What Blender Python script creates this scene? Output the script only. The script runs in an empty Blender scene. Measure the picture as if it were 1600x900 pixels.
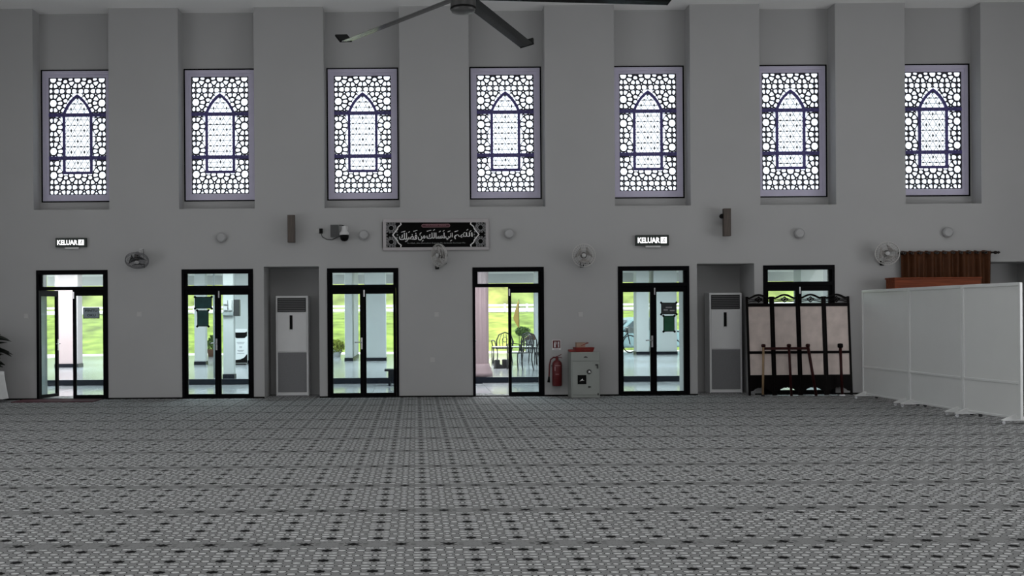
import bpy, bmesh, math, random
from mathutils import Vector, Matrix, Euler
R = random.Random(7)
PI = math.pi
SC = bpy.context.scene
COL = SC.collection

# ------------------------------------------------------------------ camera
F, PX, PY, ROLL, EYE = 1630.0, 650.0, 492.0, 0.0069, 1.567     # focal length and principal point of the off-centre crop, in px
D = 19.88                                                       # distance of the front wall
cam = bpy.data.cameras.new('camera')
cam.sensor_width = 36.0
cam.lens = F / 1600 * 36.0
cam.shift_x = (800 - PX) / 1600
cam.shift_y = (PY - 450) / 1600
cam.clip_end = 500
camo = bpy.data.objects.new('camera', cam)
camo.location = (0, 0, EYE)
camo.rotation_euler = (PI / 2, ROLL, 0)
COL.objects.link(camo)
SC.camera = camo

# ------------------------------------------------------------------ sky, sun, daylight, exposure
W = bpy.data.worlds.new('overcast_sky')
SC.world = W
W.use_nodes = True
bg = W.node_tree.nodes['Background']
bg.inputs['Color'].default_value = (0.95, 0.97, 1.0, 1)
bg.inputs['Strength'].default_value = 2.0
sun = bpy.data.lights.new('sun', 'SUN')
sun.energy = 7.5
sun.angle = math.radians(4)
sun.color = (1, 0.96, 0.88)
suno = bpy.data.objects.new('sun', sun)
suno.rotation_euler = (math.radians(42), 0, math.radians(8))     # stands high behind the hall
COL.objects.link(suno)


def area(name, loc, rot, sx, sy, energy, color=(1, 1, 1), spread=180):
    l = bpy.data.lights.new(name, 'AREA')
    l.shape = 'RECTANGLE'
    l.size, l.size_y = sx, sy
    l.energy = energy
    l.color = color
    l.spread = math.radians(spread)
    o = bpy.data.objects.new(name, l)
    o.location = loc
    o.rotation_euler = rot
    COL.objects.link(o)
    return o


# daylight that comes in through the open sides and the far end of the hall, all outside the frame
area('daylight_left', (-9.7, 11, 2.6), (0, -PI / 2 - 0.6, 0), 3.6, 12, 45)          # slants up, as light off the bright ground does
area('daylight_right', (13.7, 10, 2.9), (0, PI / 2 + 0.6, 0), 4.2, 12, 260)
area('daylight_back', (1.0, -4.3, 3.6), (PI / 2, 0, PI), 14, 4.5, 390)
area('overhead_fill', (1.0, 6, 7.3), (0, 0, 0), 18, 14, 400)                         # added unseen fill above the frame, to brighten the floor
area('uplight_fill', (1.0, 12, 2.2), (PI, 0, 0), 18, 6, 90)  # added unseen uplight that brightens the ceiling
SC.view_settings.view_transform = 'Standard'
SC.view_settings.look = 'None'
SC.view_settings.gamma = 1
SC.view_settings.exposure = 0.0
SC.cycles.max_bounces = 8
SC.cycles.transparent_max_bounces = 16
SC.cycles.use_denoising = True
SC.cycles.caustics_reflective = False
SC.cycles.caustics_refractive = False


def at(px, py, Y):
    """a pixel of the photograph as the point (x, z) it shows at depth Y"""
    dx, dy = px - PX, PY - py
    c, s = math.cos(ROLL), math.sin(ROLL)
    u, v = dx * c + dy * s, -dx * s + dy * c
    return u * Y / F, EYE + v * Y / F


# ------------------------------------------------------------------ helpers
class MB:
    def __init__(s):
        s.v, s.f, s.sm = [], [], []

    def add(s, vs, fs, smooth=False, m=None):
        b = len(s.v)
        for p in vs:
            p = Vector(p)
            s.v.append(tuple(m @ p) if m is not None else tuple(p))
        for f in fs:
            s.f.append(tuple(i + b for i in f))
            s.sm.append(smooth)
        return s

    def box(s, x0, x1, y0, y1, z0, z1, m=None):
        vs = [(x, y, z) for z in (z0, z1) for y in (y0, y1) for x in (x0, x1)]
        return s.add(vs, [(0, 2, 3, 1), (4, 5, 7, 6), (0, 1, 5, 4), (2, 6, 7, 3), (0, 4, 6, 2), (1, 3, 7, 5)], m=m)

    def cyl(s, p0, p1, r0, r1=None, n=16, m=None, smooth=True):
        r1 = r0 if r1 is None else r1
        p0, p1 = Vector(p0), Vector(p1)
        a = (p1 - p0).normalized()
        t = a.orthogonal().normalized()
        b = a.cross(t)
        vs, fs = [], []
        for k in range(n):
            d = t * math.cos(2 * PI * k / n) + b * math.sin(2 * PI * k / n)
            vs += [p0 + d * r0, p1 + d * r1]
        q = len(s.v)
        fs = [(2 * k, 2 * ((k + 1) % n), 2 * ((k + 1) % n) + 1, 2 * k + 1) for k in range(n)]
        s.add(vs, fs, smooth, m)
        bb = q
        s.f.append(tuple(bb + 2 * k for k in range(n))[::-1]); s.sm.append(False)
        s.f.append(tuple(bb + 2 * k + 1 for k in range(n))); s.sm.append(False)
        return s

    def tube(s, pts, r, n=6, closed=False, m=None):
        pts = [Vector(p) for p in pts]
        N = len(pts)
        up = None
        vs = []
        for i, p in enumerate(pts):
            a = pts[(i + 1) % N] if (closed or i < N - 1) else p
            b = pts[i - 1] if (closed or i > 0) else p
            d = (a - b).normalized()
            if up is None:
                up = d.orthogonal().normalized()
            up = (up - d * up.dot(d)).normalized()
            w = d.cross(up)
            for k in range(n):
                vs.append(p + (up * math.cos(2 * PI * k / n) + w * math.sin(2 * PI * k / n)) * r)
        fs = []
        for i in range(N if closed else N - 1):
            j = (i + 1) % N
            for k in range(n):
                fs.append((i * n + k, i * n + (k + 1) % n, j * n + (k + 1) % n, j * n + k))
        if not closed:
            fs.append(tuple(range(n))[::-1])
            fs.append(tuple((N - 1) * n + k for k in range(n)))
        return s.add(vs, fs, True, m)

    def lathe(s, prof, n=20, m=None):
        """profile of (radius, height) about the local z axis"""
        vs, fs = [], []
        for r, z in prof:
            for k in range(n):
                vs.append((r * math.cos(2 * PI * k / n), r * math.sin(2 * PI * k / n), z))
        for i in range(len(prof) - 1):
            for k in range(n):
                fs.append((i * n + k, i * n + (k + 1) % n, (i + 1) * n + (k + 1) % n, (i + 1) * n + k))
        if prof[0][0] > 1e-5:
            fs.append(tuple(range(n))[::-1])
        if prof[-1][0] > 1e-5:
            fs.append(tuple((len(prof) - 1) * n + k for k in range(n)))
        return s.add(vs, fs, True, m)

    def prism(s, poly, y0, y1, m=None, smooth=False):
        """a polygon in x, z given a thickness along y"""
        n = len(poly)
        vs = [(x, y0, z) for x, z in poly] + [(x, y1, z) for x, z in poly]
        fs = [tuple(range(n)), tuple(range(n, 2 * n))[::-1]]
        fs += [(i, i + n, (i + 1) % n + n, (i + 1) % n) for i in range(n)]
        return s.add(vs, fs, smooth, m)

    def ribbon(s, pts, w, y0, y1, closed=False, m=None):
        """a flat bar of width w along a polyline in x, z"""
        N = len(pts)
        L, Rr = [], []
        for i in range(N):
            p = Vector(pts[i])
            ns = []
            for q, w_ in ((i - 1, 1), (i + 1, -1)):
                if 0 <= q < N or closed:
                    e = (p - Vector(pts[q % N])) * w_
                    if e.length > 1e-9:
                        e.normalize()
                        ns.append(Vector((-e.y, e.x)))
            nn = sum(ns, Vector((0, 0)))
            nn = nn.normalized() if nn.length > 1e-6 else ns[0]
            nrm = nn * (w / 2 / max(0.4, nn.dot(ns[0])))
            p = Vector(pts[i])
            L.append(p + nrm)
            Rr.append(p - nrm)
        vs = []
        for i in range(N):
            vs += [(L[i].x, y0, L[i].y), (Rr[i].x, y0, Rr[i].y), (Rr[i].x, y1, Rr[i].y), (L[i].x, y1, L[i].y)]
        fs = []
        for i in range(N if closed else N - 1):
            j = (i + 1) % N
            for k in range(4):
                fs.append((i * 4 + k, i * 4 + (k + 1) % 4, j * 4 + (k + 1) % 4, j * 4 + k))
        if not closed:
            fs += [(0, 3, 2, 1), tuple((N - 1) * 4 + k for k in range(4))]
        return s.add(vs, fs, m=m)

    def blob(s, c, rx, ry, rz, n=12, m=None, jit=0.0):
        prof = []
        k = max(5, n // 2 + 1)
        vs, fs = [], []
        for i in range(k):
            t = PI * i / (k - 1)
            for j in range(n):
                q = 1 + R.uniform(-jit, jit)
                vs.append((c[0] + rx * q * math.sin(t) * math.cos(2 * PI * j / n),
                           c[1] + ry * q * math.sin(t) * math.sin(2 * PI * j / n),
                           c[2] - rz * q * math.cos(t)))
        for i in range(k - 1):
            for j in range(n):
                fs.append((i * n + j, i * n + (j + 1) % n, (i + 1) * n + (j + 1) % n, (i + 1) * n + j))
        return s.add(vs, fs, True, m)

    def mesh(s, name):
        me = bpy.data.meshes.new(name)
        me.from_pydata(s.v, [], s.f)
        me.polygons.foreach_set('use_smooth', s.sm)
        bm = bmesh.new()
        bm.from_mesh(me)
        bmesh.ops.remove_doubles(bm, verts=bm.verts, dist=1e-5)
        bmesh.ops.recalc_face_normals(bm, faces=bm.faces)
        bm.to_mesh(me)
        bm.free()
        me.update()
        return me

    def build(s, name, mat, parent=None, bevel=0, loc=(0, 0, 0), rot=(0, 0, 0), stuff=False):
        me = s.mesh(name)
        me.materials.append(mat)
        o = bpy.data.objects.new(name, me)
        o.location = loc
        o.rotation_euler = rot
        COL.objects.link(o)
        if parent:
            o.parent = parent
        if bevel:
            b = o.modifiers.new('bevel', 'BEVEL')
            b.width = bevel
            b.segments = 2
            b.limit_method = 'ANGLE'
            b.harden_normals = False
        if stuff:
            o['kind'] = 'stuff'
        return o


def thing(name, label, cat, loc=(0, 0, 0), rot=(0, 0, 0), group=None):
    o = bpy.data.objects.new(name, None)
    o.empty_display_size = 0.1
    o.location = loc
    o.rotation_euler = rot
    COL.objects.link(o)
    return tag(o, label, cat, group)


def tag(o, label=None, cat=None, group=None, kind=None):
    if label: o['label'] = label
    if cat: o['category'] = cat
    if group: o['group'] = group
    if kind: o['kind'] = kind
    return o


def copy_tree(o, parent=None):
    c = o.copy()
    COL.objects.link(c)
    c.parent = parent
    for ch in [x for x in ALLCH(o)]:
        copy_tree(ch, c)
    return c


def ALLCH(o):
    return [x for x in COL.objects if x.parent == o]


def text_mesh(body, x0, x1, z0, z1, bold=0.0, keep=False):
    """lettering as flat faces that fill the given rectangle in x, z, facing -y"""
    c = bpy.data.curves.new('lettering', 'FONT')
    c.body = body
    c.resolution_u = 2
    c.offset = bold
    o = bpy.data.objects.new('lettering', c)
    COL.objects.link(o)
    bpy.context.view_layer.update()
    me = bpy.data.meshes.new_from_object(o)
    bpy.data.objects.remove(o)
    xs = [v.co.x for v in me.vertices]
    ys = [v.co.y for v in me.vertices]
    a, b, cc, d = min(xs), max(xs), min(ys), max(ys)
    sx, sz = (x1 - x0) / (b - a), (z1 - z0) / (d - cc)
    if keep:
        sx = sz = min(sx, sz)
    for v in me.vertices:
        v.co = ((v.co.x - a) * sx + x0, 0, (v.co.y - cc) * sz + z0)
    return me


def text(name, body, x0, x1, z0, z1, y, mat, parent, bold=0.0, keep=False):
    me = text_mesh(body, x0, x1, z0, z1, bold, keep)
    me.materials.clear()
    me.materials.append(mat)
    o = bpy.data.objects.new(name, me)
    o.location = (0, y, 0)
    COL.objects.link(o)
    o.parent = parent
    o['kind'] = 'stuff'
    return o


# ------------------------------------------------------------------ materials
def mat(name, col, rough=0.5, metal=0.0, var=0.0, scale=8.0, bump=0.0, emit=None, estr=0.0, spec=None, stretch=None):
    m = bpy.data.materials.new(name)
    m.use_nodes = True
    nt = m.node_tree
    p = nt.nodes['Principled BSDF']
    p.inputs['Base Color'].default_value = (*col, 1)
    p.inputs['Roughness'].default_value = rough
    p.inputs['Metallic'].default_value = metal
    if spec is not None:
        p.inputs['Specular IOR Level'].default_value = spec
    if emit:
        p.inputs['Emission Color'].default_value = (*emit, 1)
        p.inputs['Emission Strength'].default_value = estr
    if var or bump:
        tc = nt.nodes.new('ShaderNodeTexCoord')
        n = nt.nodes.new('ShaderNodeTexNoise')
        n.inputs['Scale'].default_value = scale
        n.inputs['Detail'].default_value = 4
        if stretch:
            mp = nt.nodes.new('ShaderNodeMapping')
            mp.inputs['Scale'].default_value = stretch
            nt.links.new(tc.outputs['Object'], mp.inputs['Vector'])
            nt.links.new(mp.outputs['Vector'], n.inputs['Vector'])
        else:
            nt.links.new(tc.outputs['Object'], n.inputs['Vector'])
        if var:
            r = nt.nodes.new('ShaderNodeValToRGB')
            r.color_ramp.elements[0].position = 0.3
            r.color_ramp.elements[1].position = 0.7
            r.color_ramp.elements[0].color = (*[max(0, c * (1 - var)) for c in col], 1)
            r.color_ramp.elements[1].color = (*[min(1, c * (1 + var)) for c in col], 1)
            nt.links.new(n.outputs['Fac'], r.inputs['Fac'])
            nt.links.new(r.outputs['Color'], p.inputs['Base Color'])
        if bump:
            b = nt.nodes.new('ShaderNodeBump')
            b.inputs['Strength'].default_value = bump
            b.inputs['Distance'].default_value = 0.02
            nt.links.new(n.outputs['Fac'], b.inputs['Height'])
            nt.links.new(b.outputs['Normal'], p.inputs['Normal'])
    return m


def glass(name, tint, gloss=0.06):
    m = bpy.data.materials.new(name)
    m.use_nodes = True
    nt = m.node_tree
    nt.nodes.remove(nt.nodes['Principled BSDF'])
    t = nt.nodes.new('ShaderNodeBsdfTransparent')
    t.inputs['Color'].default_value = (*tint, 1)
    g = nt.nodes.new('ShaderNodeBsdfGlossy')
    g.inputs['Roughness'].default_value = 0.02
    x = nt.nodes.new('ShaderNodeMixShader')
    x.inputs['Fac'].default_value = gloss
    nt.links.new(t.outputs[0], x.inputs[1])
    nt.links.new(g.outputs[0], x.inputs[2])
    nt.links.new(x.outputs[0], nt.nodes['Material Output'].inputs['Surface'])
    return m


class X:
    """arithmetic on shader sockets"""
    nt = None

    def __init__(s, k): s.k = k

    @staticmethod
    def op(o, *a):
        n = X.nt.nodes.new('ShaderNodeMath')
        n.operation = o
        for i, q in enumerate(a):
            if isinstance(q, X):
                X.nt.links.new(q.k, n.inputs[i])
            else:
                n.inputs[i].default_value = q
        return X(n.outputs[0])

    def __add__(s, o): return X.op('ADD', s, o)
    def __radd__(s, o): return X.op('ADD', o, s)
    def __sub__(s, o): return X.op('SUBTRACT', s, o)
    def __rsub__(s, o): return X.op('SUBTRACT', o, s)
    def __mul__(s, o): return X.op('MULTIPLY', s, o)
    def __truediv__(s, o): return X.op('DIVIDE', s, o)
    def __lt__(s, o): return X.op('LESS_THAN', s, o)
    def __gt__(s, o): return X.op('GREATER_THAN', s, o)


def xmin(a, b): return X.op('MINIMUM', a, b)
def xmax(a, b): return X.op('MAXIMUM', a, b)
def xabs(a): return X.op('ABSOLUTE', a)
def frac(a): return X.op('FRACT', a)


def carpet_material():
    m = bpy.data.materials.new('woven_carpet')
    m.use_nodes = True
    nt = m.node_tree
    X.nt = nt
    p = nt.nodes['Principled BSDF']
    p.inputs['Roughness'].default_value = 0.95
    p.inputs['Specular IOR Level'].default_value = 0.1
    tc = nt.nodes.new('ShaderNodeTexCoord')
    sp = nt.nodes.new('ShaderNodeSeparateXYZ')
    nt.links.new(tc.outputs['Object'], sp.inputs[0])
    x, y = X(sp.outputs[0]), X(sp.outputs[1])
    A, B, P = 0.327, 0.283, 1.2235
    au = xabs((frac((x - 0.05) / A + 0.5) - 0.5) * A)              # 0 at the blob column, A/2 at the star column
    w = frac((y - 7.14) / P) * P                                   # 0 at the plain row
    gw = xmin(w, P - w)
    av = xabs((frac((w - 0.187) / B + 0.5) - 0.5) * B)
    band = gw < 0.060                                              # plain row with the bows
    # eight pointed dark stars
    star = xmin(xmax(au / 0.032, av / 0.026), (au + av) / 0.043) < 1
    # pale ovals with a thin dark outline
    d = None
    for cx, cy, rx, ry in ((0.100, 0.0, 0.030, 0.026), (0.052, 0.1415, 0.034, 0.020), (0.1635, 0.062, 0.030, 0.024),
                           (0.118, 0.1415, 0.020, 0.024), (0.055, 0.068, 0.024, 0.022), (0.1635, 0.1415, 0.016, 0.018), (0.0, 0.1415, 0.015, 0.020), (0.030, 0.070, 0.016, 0.014)):
        e = X.op('SQRT', X.op('POWER', (au - cx) / rx, 2.0) + X.op('POWER', (av - cy) / ry, 2.0))
        d = e if d is None else xmin(d, e)
    oval = d < 0.86
    line = (d > 0.86) * (d < 1.12)
    sx = xabs(au - A / 2)                                          # distance from the star column
    bow = xmin(xmax(sx / 0.034, gw / 0.018), (sx + gw) / 0.046) < 1
    dash = X.op('SQRT', X.op('POWER', (sx - 0.040) / 0.020, 2.0) + X.op('POWER', (gw - 0.036) / 0.013, 2.0)) < 1
    dash2 = X.op('SQRT', X.op('POWER', (sx - 0.084) / 0.020, 2.0) + X.op('POWER', (gw - 0.020) / 0.010, 2.0)) < 1
    dark = xmin((1 - band) * star + band * xmin(bow + dash * 0.8 + dash2 * 0.55, 1.0), 1.0)
    oval = (1 - band) * oval * (1 - dark)
    line = (1 - band) * line * (1 - dark)
    # coarse tone of the yarn
    n = nt.nodes.new('ShaderNodeTexNoise')
    n.inputs['Scale'].default_value = 60
    nt.links.new(tc.outputs['Object'], n.inputs['Vector'])
    yarn = X(n.outputs['Fac']) * 0.5 + 0.75
    g = (0.225 + oval * 0.34 - line * 0.20) * (1 - dark) + dark * 0.004
    g = g * yarn
    c = nt.nodes.new('ShaderNodeCombineColor')
    for i, k in enumerate((0.985, 1.0, 1.0)):
        nt.links.new((g * k).k, c.inputs[i])
    nt.links.new(c.outputs[0], p.inputs['Base Color'])
    b = nt.nodes.new('ShaderNodeBump')
    b.inputs['Strength'].default_value = 0.25
    b.inputs['Distance'].default_value = 0.01
    nt.links.new(n.outputs['Fac'], b.inputs['Height'])
    nt.links.new(b.outputs['Normal'], p.inputs['Normal'])
    return m


M = dict(
    wall=mat('white_wall_paint', (0.42, 0.42, 0.42), 0.75, var=0.02, scale=1.2),
    ceil=mat('ceiling_paint', (0.90, 0.90, 0.895), 0.8, var=0.015, scale=0.8),
    carpet=carpet_material(),
    black=mat('black_aluminium', (0.002, 0.002, 0.003), 0.5, 0.0, var=0.1, scale=20, spec=0.05),
    blackp=mat('black_plastic', (0.004, 0.004, 0.004), 0.5, var=0.1, scale=20, spec=0.1),
    fanblk=mat('black_coated_blade', (0.003, 0.003, 0.003), 0.22, var=0.1, scale=5, spec=0.12),
    hub=mat('grey_motor_casing', (0.07, 0.07, 0.07), 0.4, 0.4, var=0.15, scale=5),
    lav=mat('lavender_grey_frame', (0.60, 0.57, 0.72), 0.5, var=0.04, scale=5),
    loz=mat('dim_violet_lozenge', (0.10, 0.09, 0.22), 0.5, var=0.05, scale=20),
    indigo=mat('indigo_bar', (0.060, 0.046, 0.21), 0.5, var=0.1, scale=20),  # bar paint with the violet window flare put into its colour
    lattice=mat('dark_lattice', (0.018, 0.016, 0.030), 0.6, var=0.1, scale=20),
    fine=mat('pale_tracery', (0.22, 0.28, 0.28), 0.6, var=0.1, scale=20),
    finedk=mat('grey_diamond', (0.07, 0.09, 0.10), 0.6, var=0.1, scale=20),
    pane=glass('window_glass', (0.94, 0.97, 1.0), 0.03),
    dglass=glass('tinted_door_glass', (0.81, 0.88, 0.885), 0.03),
    trans=glass('transom_glass', (0.86, 0.92, 0.92), 0.04),
    acw=mat('ac_white', (0.74, 0.745, 0.75), 0.35, var=0.02, scale=4),
    acg=mat('ac_grey_grille', (0.20, 0.20, 0.21), 0.6, var=0.04, scale=30),
    acd=mat('ac_dark_louvre', (0.008, 0.008, 0.009), 0.5, var=0.05, scale=20),
    silver=mat('silver_trim', (0.6, 0.6, 0.62), 0.25, 0.8, var=0.04, scale=20),
    white=mat('white_plastic', (0.62, 0.62, 0.62), 0.4, var=0.02, scale=6),
    platem=mat('grey_white_plate', (0.50, 0.50, 0.49), 0.5, var=0.03, scale=10),
    disc=mat('speaker_mesh_white', (0.39, 0.39, 0.395), 0.6, var=0.05, scale=80),
    fanm=mat('brown_motor_shell', (0.05, 0.042, 0.038), 0.5, var=0.1, scale=10),
    fanw=mat('white_fan_plastic', (0.50, 0.50, 0.50), 0.4, var=0.03, scale=10),
    fanb=mat('smoky_fan_blade', (0.30, 0.28, 0.265), 0.35, var=0.06, scale=8),
    wire=mat('fan_guard_wire', (0.58, 0.57, 0.55), 0.4, 0.2, var=0.05, scale=30),
    spk=mat('brown_speaker_veneer', (0.075, 0.058, 0.048), 0.5, var=0.25, scale=6, stretch=(8, 8, 1)),
    board=mat('white_partition_board', (0.74, 0.75, 0.74), 0.35, var=0.02, scale=1.5),
    pframe=mat('partition_aluminium', (0.78, 0.79, 0.785), 0.3, 0.1, var=0.02, scale=4),
    wood=mat('red_brown_wood', (0.18, 0.040, 0.012), 0.5, var=0.3, scale=3, stretch=(0.6, 6, 12), spec=0.15),
    stickw=mat('dark_red_wood', (0.030, 0.006, 0.006), 0.4, var=0.3, scale=6, stretch=(6, 6, 1), spec=0.15),
    tanw=mat('tan_wood', (0.30, 0.20, 0.11), 0.45, var=0.2, scale=8, stretch=(6, 6, 1)),
    ebony=mat('ebony_carved_wood', (0.003, 0.002, 0.002), 0.45, var=0.3, scale=10, stretch=(6, 6, 1), spec=0.06),
    screen=mat('pale_pink_screen_fabric', (0.62, 0.53, 0.49), 0.8, var=0.12, scale=5),
    curtain=mat('brown_curtain', (0.070, 0.024, 0.008), 0.6, var=0.15, scale=4, spec=0.2),
    rail=mat('dark_bronze', (0.02, 0.014, 0.012), 0.35, 0.5, var=0.1, scale=20),
    red=mat('red_paint', (0.105, 0.007, 0.009), 0.35, var=0.08, scale=10),
    redbag=mat('red_carton', (0.20, 0.016, 0.012), 0.5, var=0.15, scale=14),
    beige=mat('beige_card', (0.34, 0.23, 0.17), 0.7, var=0.1, scale=14),
    safe=mat('grey_green_steel', (0.30, 0.32, 0.30), 0.4, var=0.03, scale=4),
    safed=mat('dark_steel', (0.06, 0.06, 0.06), 0.4, 0.5, var=0.1, scale=10),
    print_w=mat('white_print', (0.75, 0.75, 0.75), 0.6, var=0.03, scale=40),
    print_g=mat('grey_print', (0.32, 0.32, 0.33), 0.6, var=0.03, scale=40),
    print_k=mat('black_print', (0.003, 0.003, 0.003), 0.6, var=0.03, scale=40, spec=0.05),
    print_r=mat('maroon_print', (0.07, 0.012, 0.022), 0.6, var=0.05, scale=40),
    pink=mat('pink_outline_print', (0.36, 0.20, 0.22), 0.6, var=0.03, scale=40),
    bframe=mat('pale_grey_moulding', (0.43, 0.405, 0.415), 0.45, var=0.03, scale=6),
    exit_w=mat('lit_exit_letters', (0.9, 0.9, 0.9), 0.5, emit=(1, 1, 1), estr=1.5, var=0.01),
    exit_k=mat('exit_sign_face', (0.012, 0.022, 0.016), 0.4, var=0.05, scale=20),
    poster=mat('teal_poster', (0.010, 0.060, 0.060), 0.7, var=0.25, scale=9),
    posterg=mat('green_poster', (0.010, 0.095, 0.045), 0.7, var=0.2, scale=9),
    bluesheet=mat('slate_notice', (0.30, 0.36, 0.40), 0.7, var=0.05, scale=9),
    cloth=mat('white_tablecloth', (0.55, 0.55, 0.55), 0.8, var=0.03, scale=8),
    leafd=mat('dark_leaf', (0.010, 0.016, 0.010), 0.5, var=0.4, scale=8),
    pot=mat('clay_pot', (0.15, 0.07, 0.04), 0.7, var=0.1, scale=8),
    mat_r=mat('maroon_doormat', (0.060, 0.010, 0.018), 0.95, var=0.25, scale=60, bump=0.3),
    tile=mat('grey_porch_tile', (0.40, 0.42, 0.44), 0.14, var=0.08, scale=3),
    tilelo=mat('porch_floor_joint', (0.22, 0.23, 0.24), 0.7, var=0.1, scale=6),
    step=mat('black_granite', (0.004, 0.006, 0.012), 0.4, var=0.3, scale=30, spec=0.2),
    col=mat('pale_column_paint', (0.52, 0.54, 0.53), 0.7, var=0.03, scale=2),
    colm=mat('shaded_mauve_paint', (0.25, 0.185, 0.195), 0.6, var=0.05, scale=2),  # pinkish mauve, darkened in the colour for the shade at the step
    colp=mat('pinkish_column_paint', (0.50, 0.42, 0.42), 0.7, var=0.03, scale=2),
    pave=mat('pale_concrete', (0.62, 0.62, 0.60), 0.85, var=0.08, scale=0.5),
    grass=mat('bright_grass', (0.19, 0.26, 0.045), 0.9, var=0.5, scale=1.3, bump=0.4),
    grassd=mat('wooded_slope', (0.19, 0.23, 0.06), 0.9, var=0.55, scale=0.8, bump=0.5),
    leaf=mat('tree_leaf', (0.10, 0.17, 0.035), 0.7, var=0.5, scale=2),
    leafy=mat('yellow_green_leaf', (0.24, 0.27, 0.03), 0.7, var=0.4, scale=4),
    bark=mat('bark', (0.10, 0.075, 0.055), 0.9, var=0.3, scale=10),
    rdfence=mat('white_roadside_rail', (0.72, 0.73, 0.80), 0.5, var=0.03, scale=5),
    carb=mat('pale_blue_car_paint', (0.22, 0.33, 0.36), 0.25, 0.3, var=0.03, scale=3),
    carw=mat('white_car_paint', (0.65, 0.66, 0.66), 0.25, 0.1, var=0.03, scale=3),
    carg=mat('dark_car_glass', (0.05, 0.07, 0.08), 0.1, var=0.05, scale=3),
    rubber=mat('black_rubber', (0.012, 0.012, 0.014), 0.7, var=0.1, scale=20),
    iron=mat('black_wrought_iron', (0.010, 0.010, 0.012), 0.45, var=0.1, scale=20),
    flag=mat('yellow_flag_cloth', (0.75, 0.48, 0.12), 0.8, var=0.15, scale=4),
    meter=mat('grey_meter_case', (0.30, 0.33, 0.33), 0.5, var=0.05, scale=10),
)

# ------------------------------------------------------------------ the hall shell
BAY = [1.76 + 2.77 * (i - 3) for i in range(7)]       # one window per bay, a door under each of the first six
HC = 7.45                                             # ceiling height
REC, BACK = 0.36, 0.56                                # recess depth, wall thickness
YB = D + REC
RECW, RECZ = 0.7225, 3.617
WX, WZ0, WZ1 = 0.695, 3.797, 6.367                    # window opening
DW, DH = 0.680, 2.465                                 # door opening
NICHE = [(-2.37, 0.525), (5.905, 0.545), (11.45, 0.525)]
XL, XR, YBK = -9.9, 13.9, -4.5


def grid_wall(b, xs, zs, solid, y0, y1):
    """a wall with rectangular openings, closed on every side"""
    nx, nz = len(xs) - 1, len(zs) - 1
    S = lambda i, k: 0 <= i < nx and 0 <= k < nz and solid((xs[i] + xs[i + 1]) / 2, (zs[k] + zs[k + 1]) / 2)
    for i in range(nx):
        for k in range(nz):
            if not S(i, k):
                continue
            a, c, d, e = xs[i], xs[i + 1], zs[k], zs[k + 1]
            b.add([(a, y0, d), (c, y0, d), (c, y0, e), (a, y0, e)], [(0, 1, 2, 3)])
            b.add([(a, y1, d), (c, y1, d), (c, y1, e), (a, y1, e)], [(3, 2, 1, 0)])
            for di, dk, q in ((-1, 0, [(a, y0, d), (a, y0, e), (a, y1, e), (a, y1, d)]), (1, 0, [(c, y0, d), (c, y1, d), (c, y1, e), (c, y0, e)]),
                              (0, -1, [(a, y0, d), (a, y1, d), (c, y1, d), (c, y0, d)]), (0, 1, [(a, y0, e), (c, y0, e), (c, y1, e), (a, y1, e)])):
                if not S(i + di, k + dk):
                    b.add(q, [(0, 1, 2, 3)])


def in_door(x, z): return any(abs(x - c) < DW for c in BAY[:6]) and z < DH
def in_niche(x, z): return any(abs(x - c) < w for c, w in NICHE) and z < 2.505


xs = sorted({XL - 0.2, XR + 0.2} | {c + s * w for c in BAY for s, w in ((-1, RECW), (1, RECW), (-1, WX), (1, WX), (-1, DW), (1, DW))}
            | {c + s * w for c, w in NICHE for s in (-1, 1)})
zs = [0, DH, 2.505, RECZ, WZ0, WZ1, HC]
wb = MB()
grid_wall(wb, xs, zs, lambda x, z: not (in_door(x, z) or in_niche(x, z) or (any(abs(x - c) < RECW for c in BAY) and z > RECZ)), D, YB)
grid_wall(wb, xs, zs, lambda x, z: not (in_door(x, z) or in_niche(x, z) or (any(abs(x - c) < WX for c in BAY) and WZ0 < z < WZ1)), YB, D + BACK)
tag(wb.build('wall_front', M['wall']), kind='structure')
for c, w in NICHE:
    nb = MB()
    nb.box(c - w - 0.1, c - w, D + BACK, D + 0.98, 0, 2.605).box(c + w, c + w + 0.1, D + BACK, D + 0.98, 0, 2.605)
    nb.box(c - w, c + w, D + 0.88, D + 0.98, 0, 2.605).box(c - w, c + w, D + BACK, D + 0.88, 2.505, 2.605)
    tag(nb.build('wall_niche', M['wall']), kind='structure')
fl = MB().box(XL, XR, YBK, D + 0.88, -0.05, 0.0)
tag(fl.build('floor', M['carpet']), kind='structure')
tag(MB().box(XL - 0.2, XR + 0.2, YBK - 0.2, D + BACK, HC, HC + 0.2).build('ceiling', M['ceil']), kind='structure')


def side_wall(name, x0, x1):
    b = MB()
    ys = [YBK, 5, 9.6, 10.4, 15, 19.0, D]
    for i in range(len(ys) - 1):
        op = i in (1, 3)
        if op:
            b.box(x0, x1, ys[i], ys[i + 1], 3.2, HC)
        else:
            b.box(x0, x1, ys[i], ys[i + 1], 0, HC)
    tag(b.build(name, M['wall']), kind='structure')


side_wall('wall_left', XL - 0.2, XL)
side_wall('wall_right', XR, XR + 0.2)
tag(MB().box(XL - 0.2, XR + 0.2, YBK - 0.2, YBK, 0, HC).build('wall_back', M['wall']), kind='structure')

# thin black strip at the foot of the stretches of wall between the openings
edges = [XL]
for a, b_ in sorted([(c - DW, c + DW) for c in BAY[:6]] + [(c - w, c + w) for c, w in NICHE]):
    edges += [a, b_]
edges.append(XR)
for i in range(0, len(edges), 2):
    tag(MB().box(edges[i], edges[i + 1], D - 0.012, D, 0, 0.028).build('dark_strip_front', M['blackp']), kind='structure')

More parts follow.
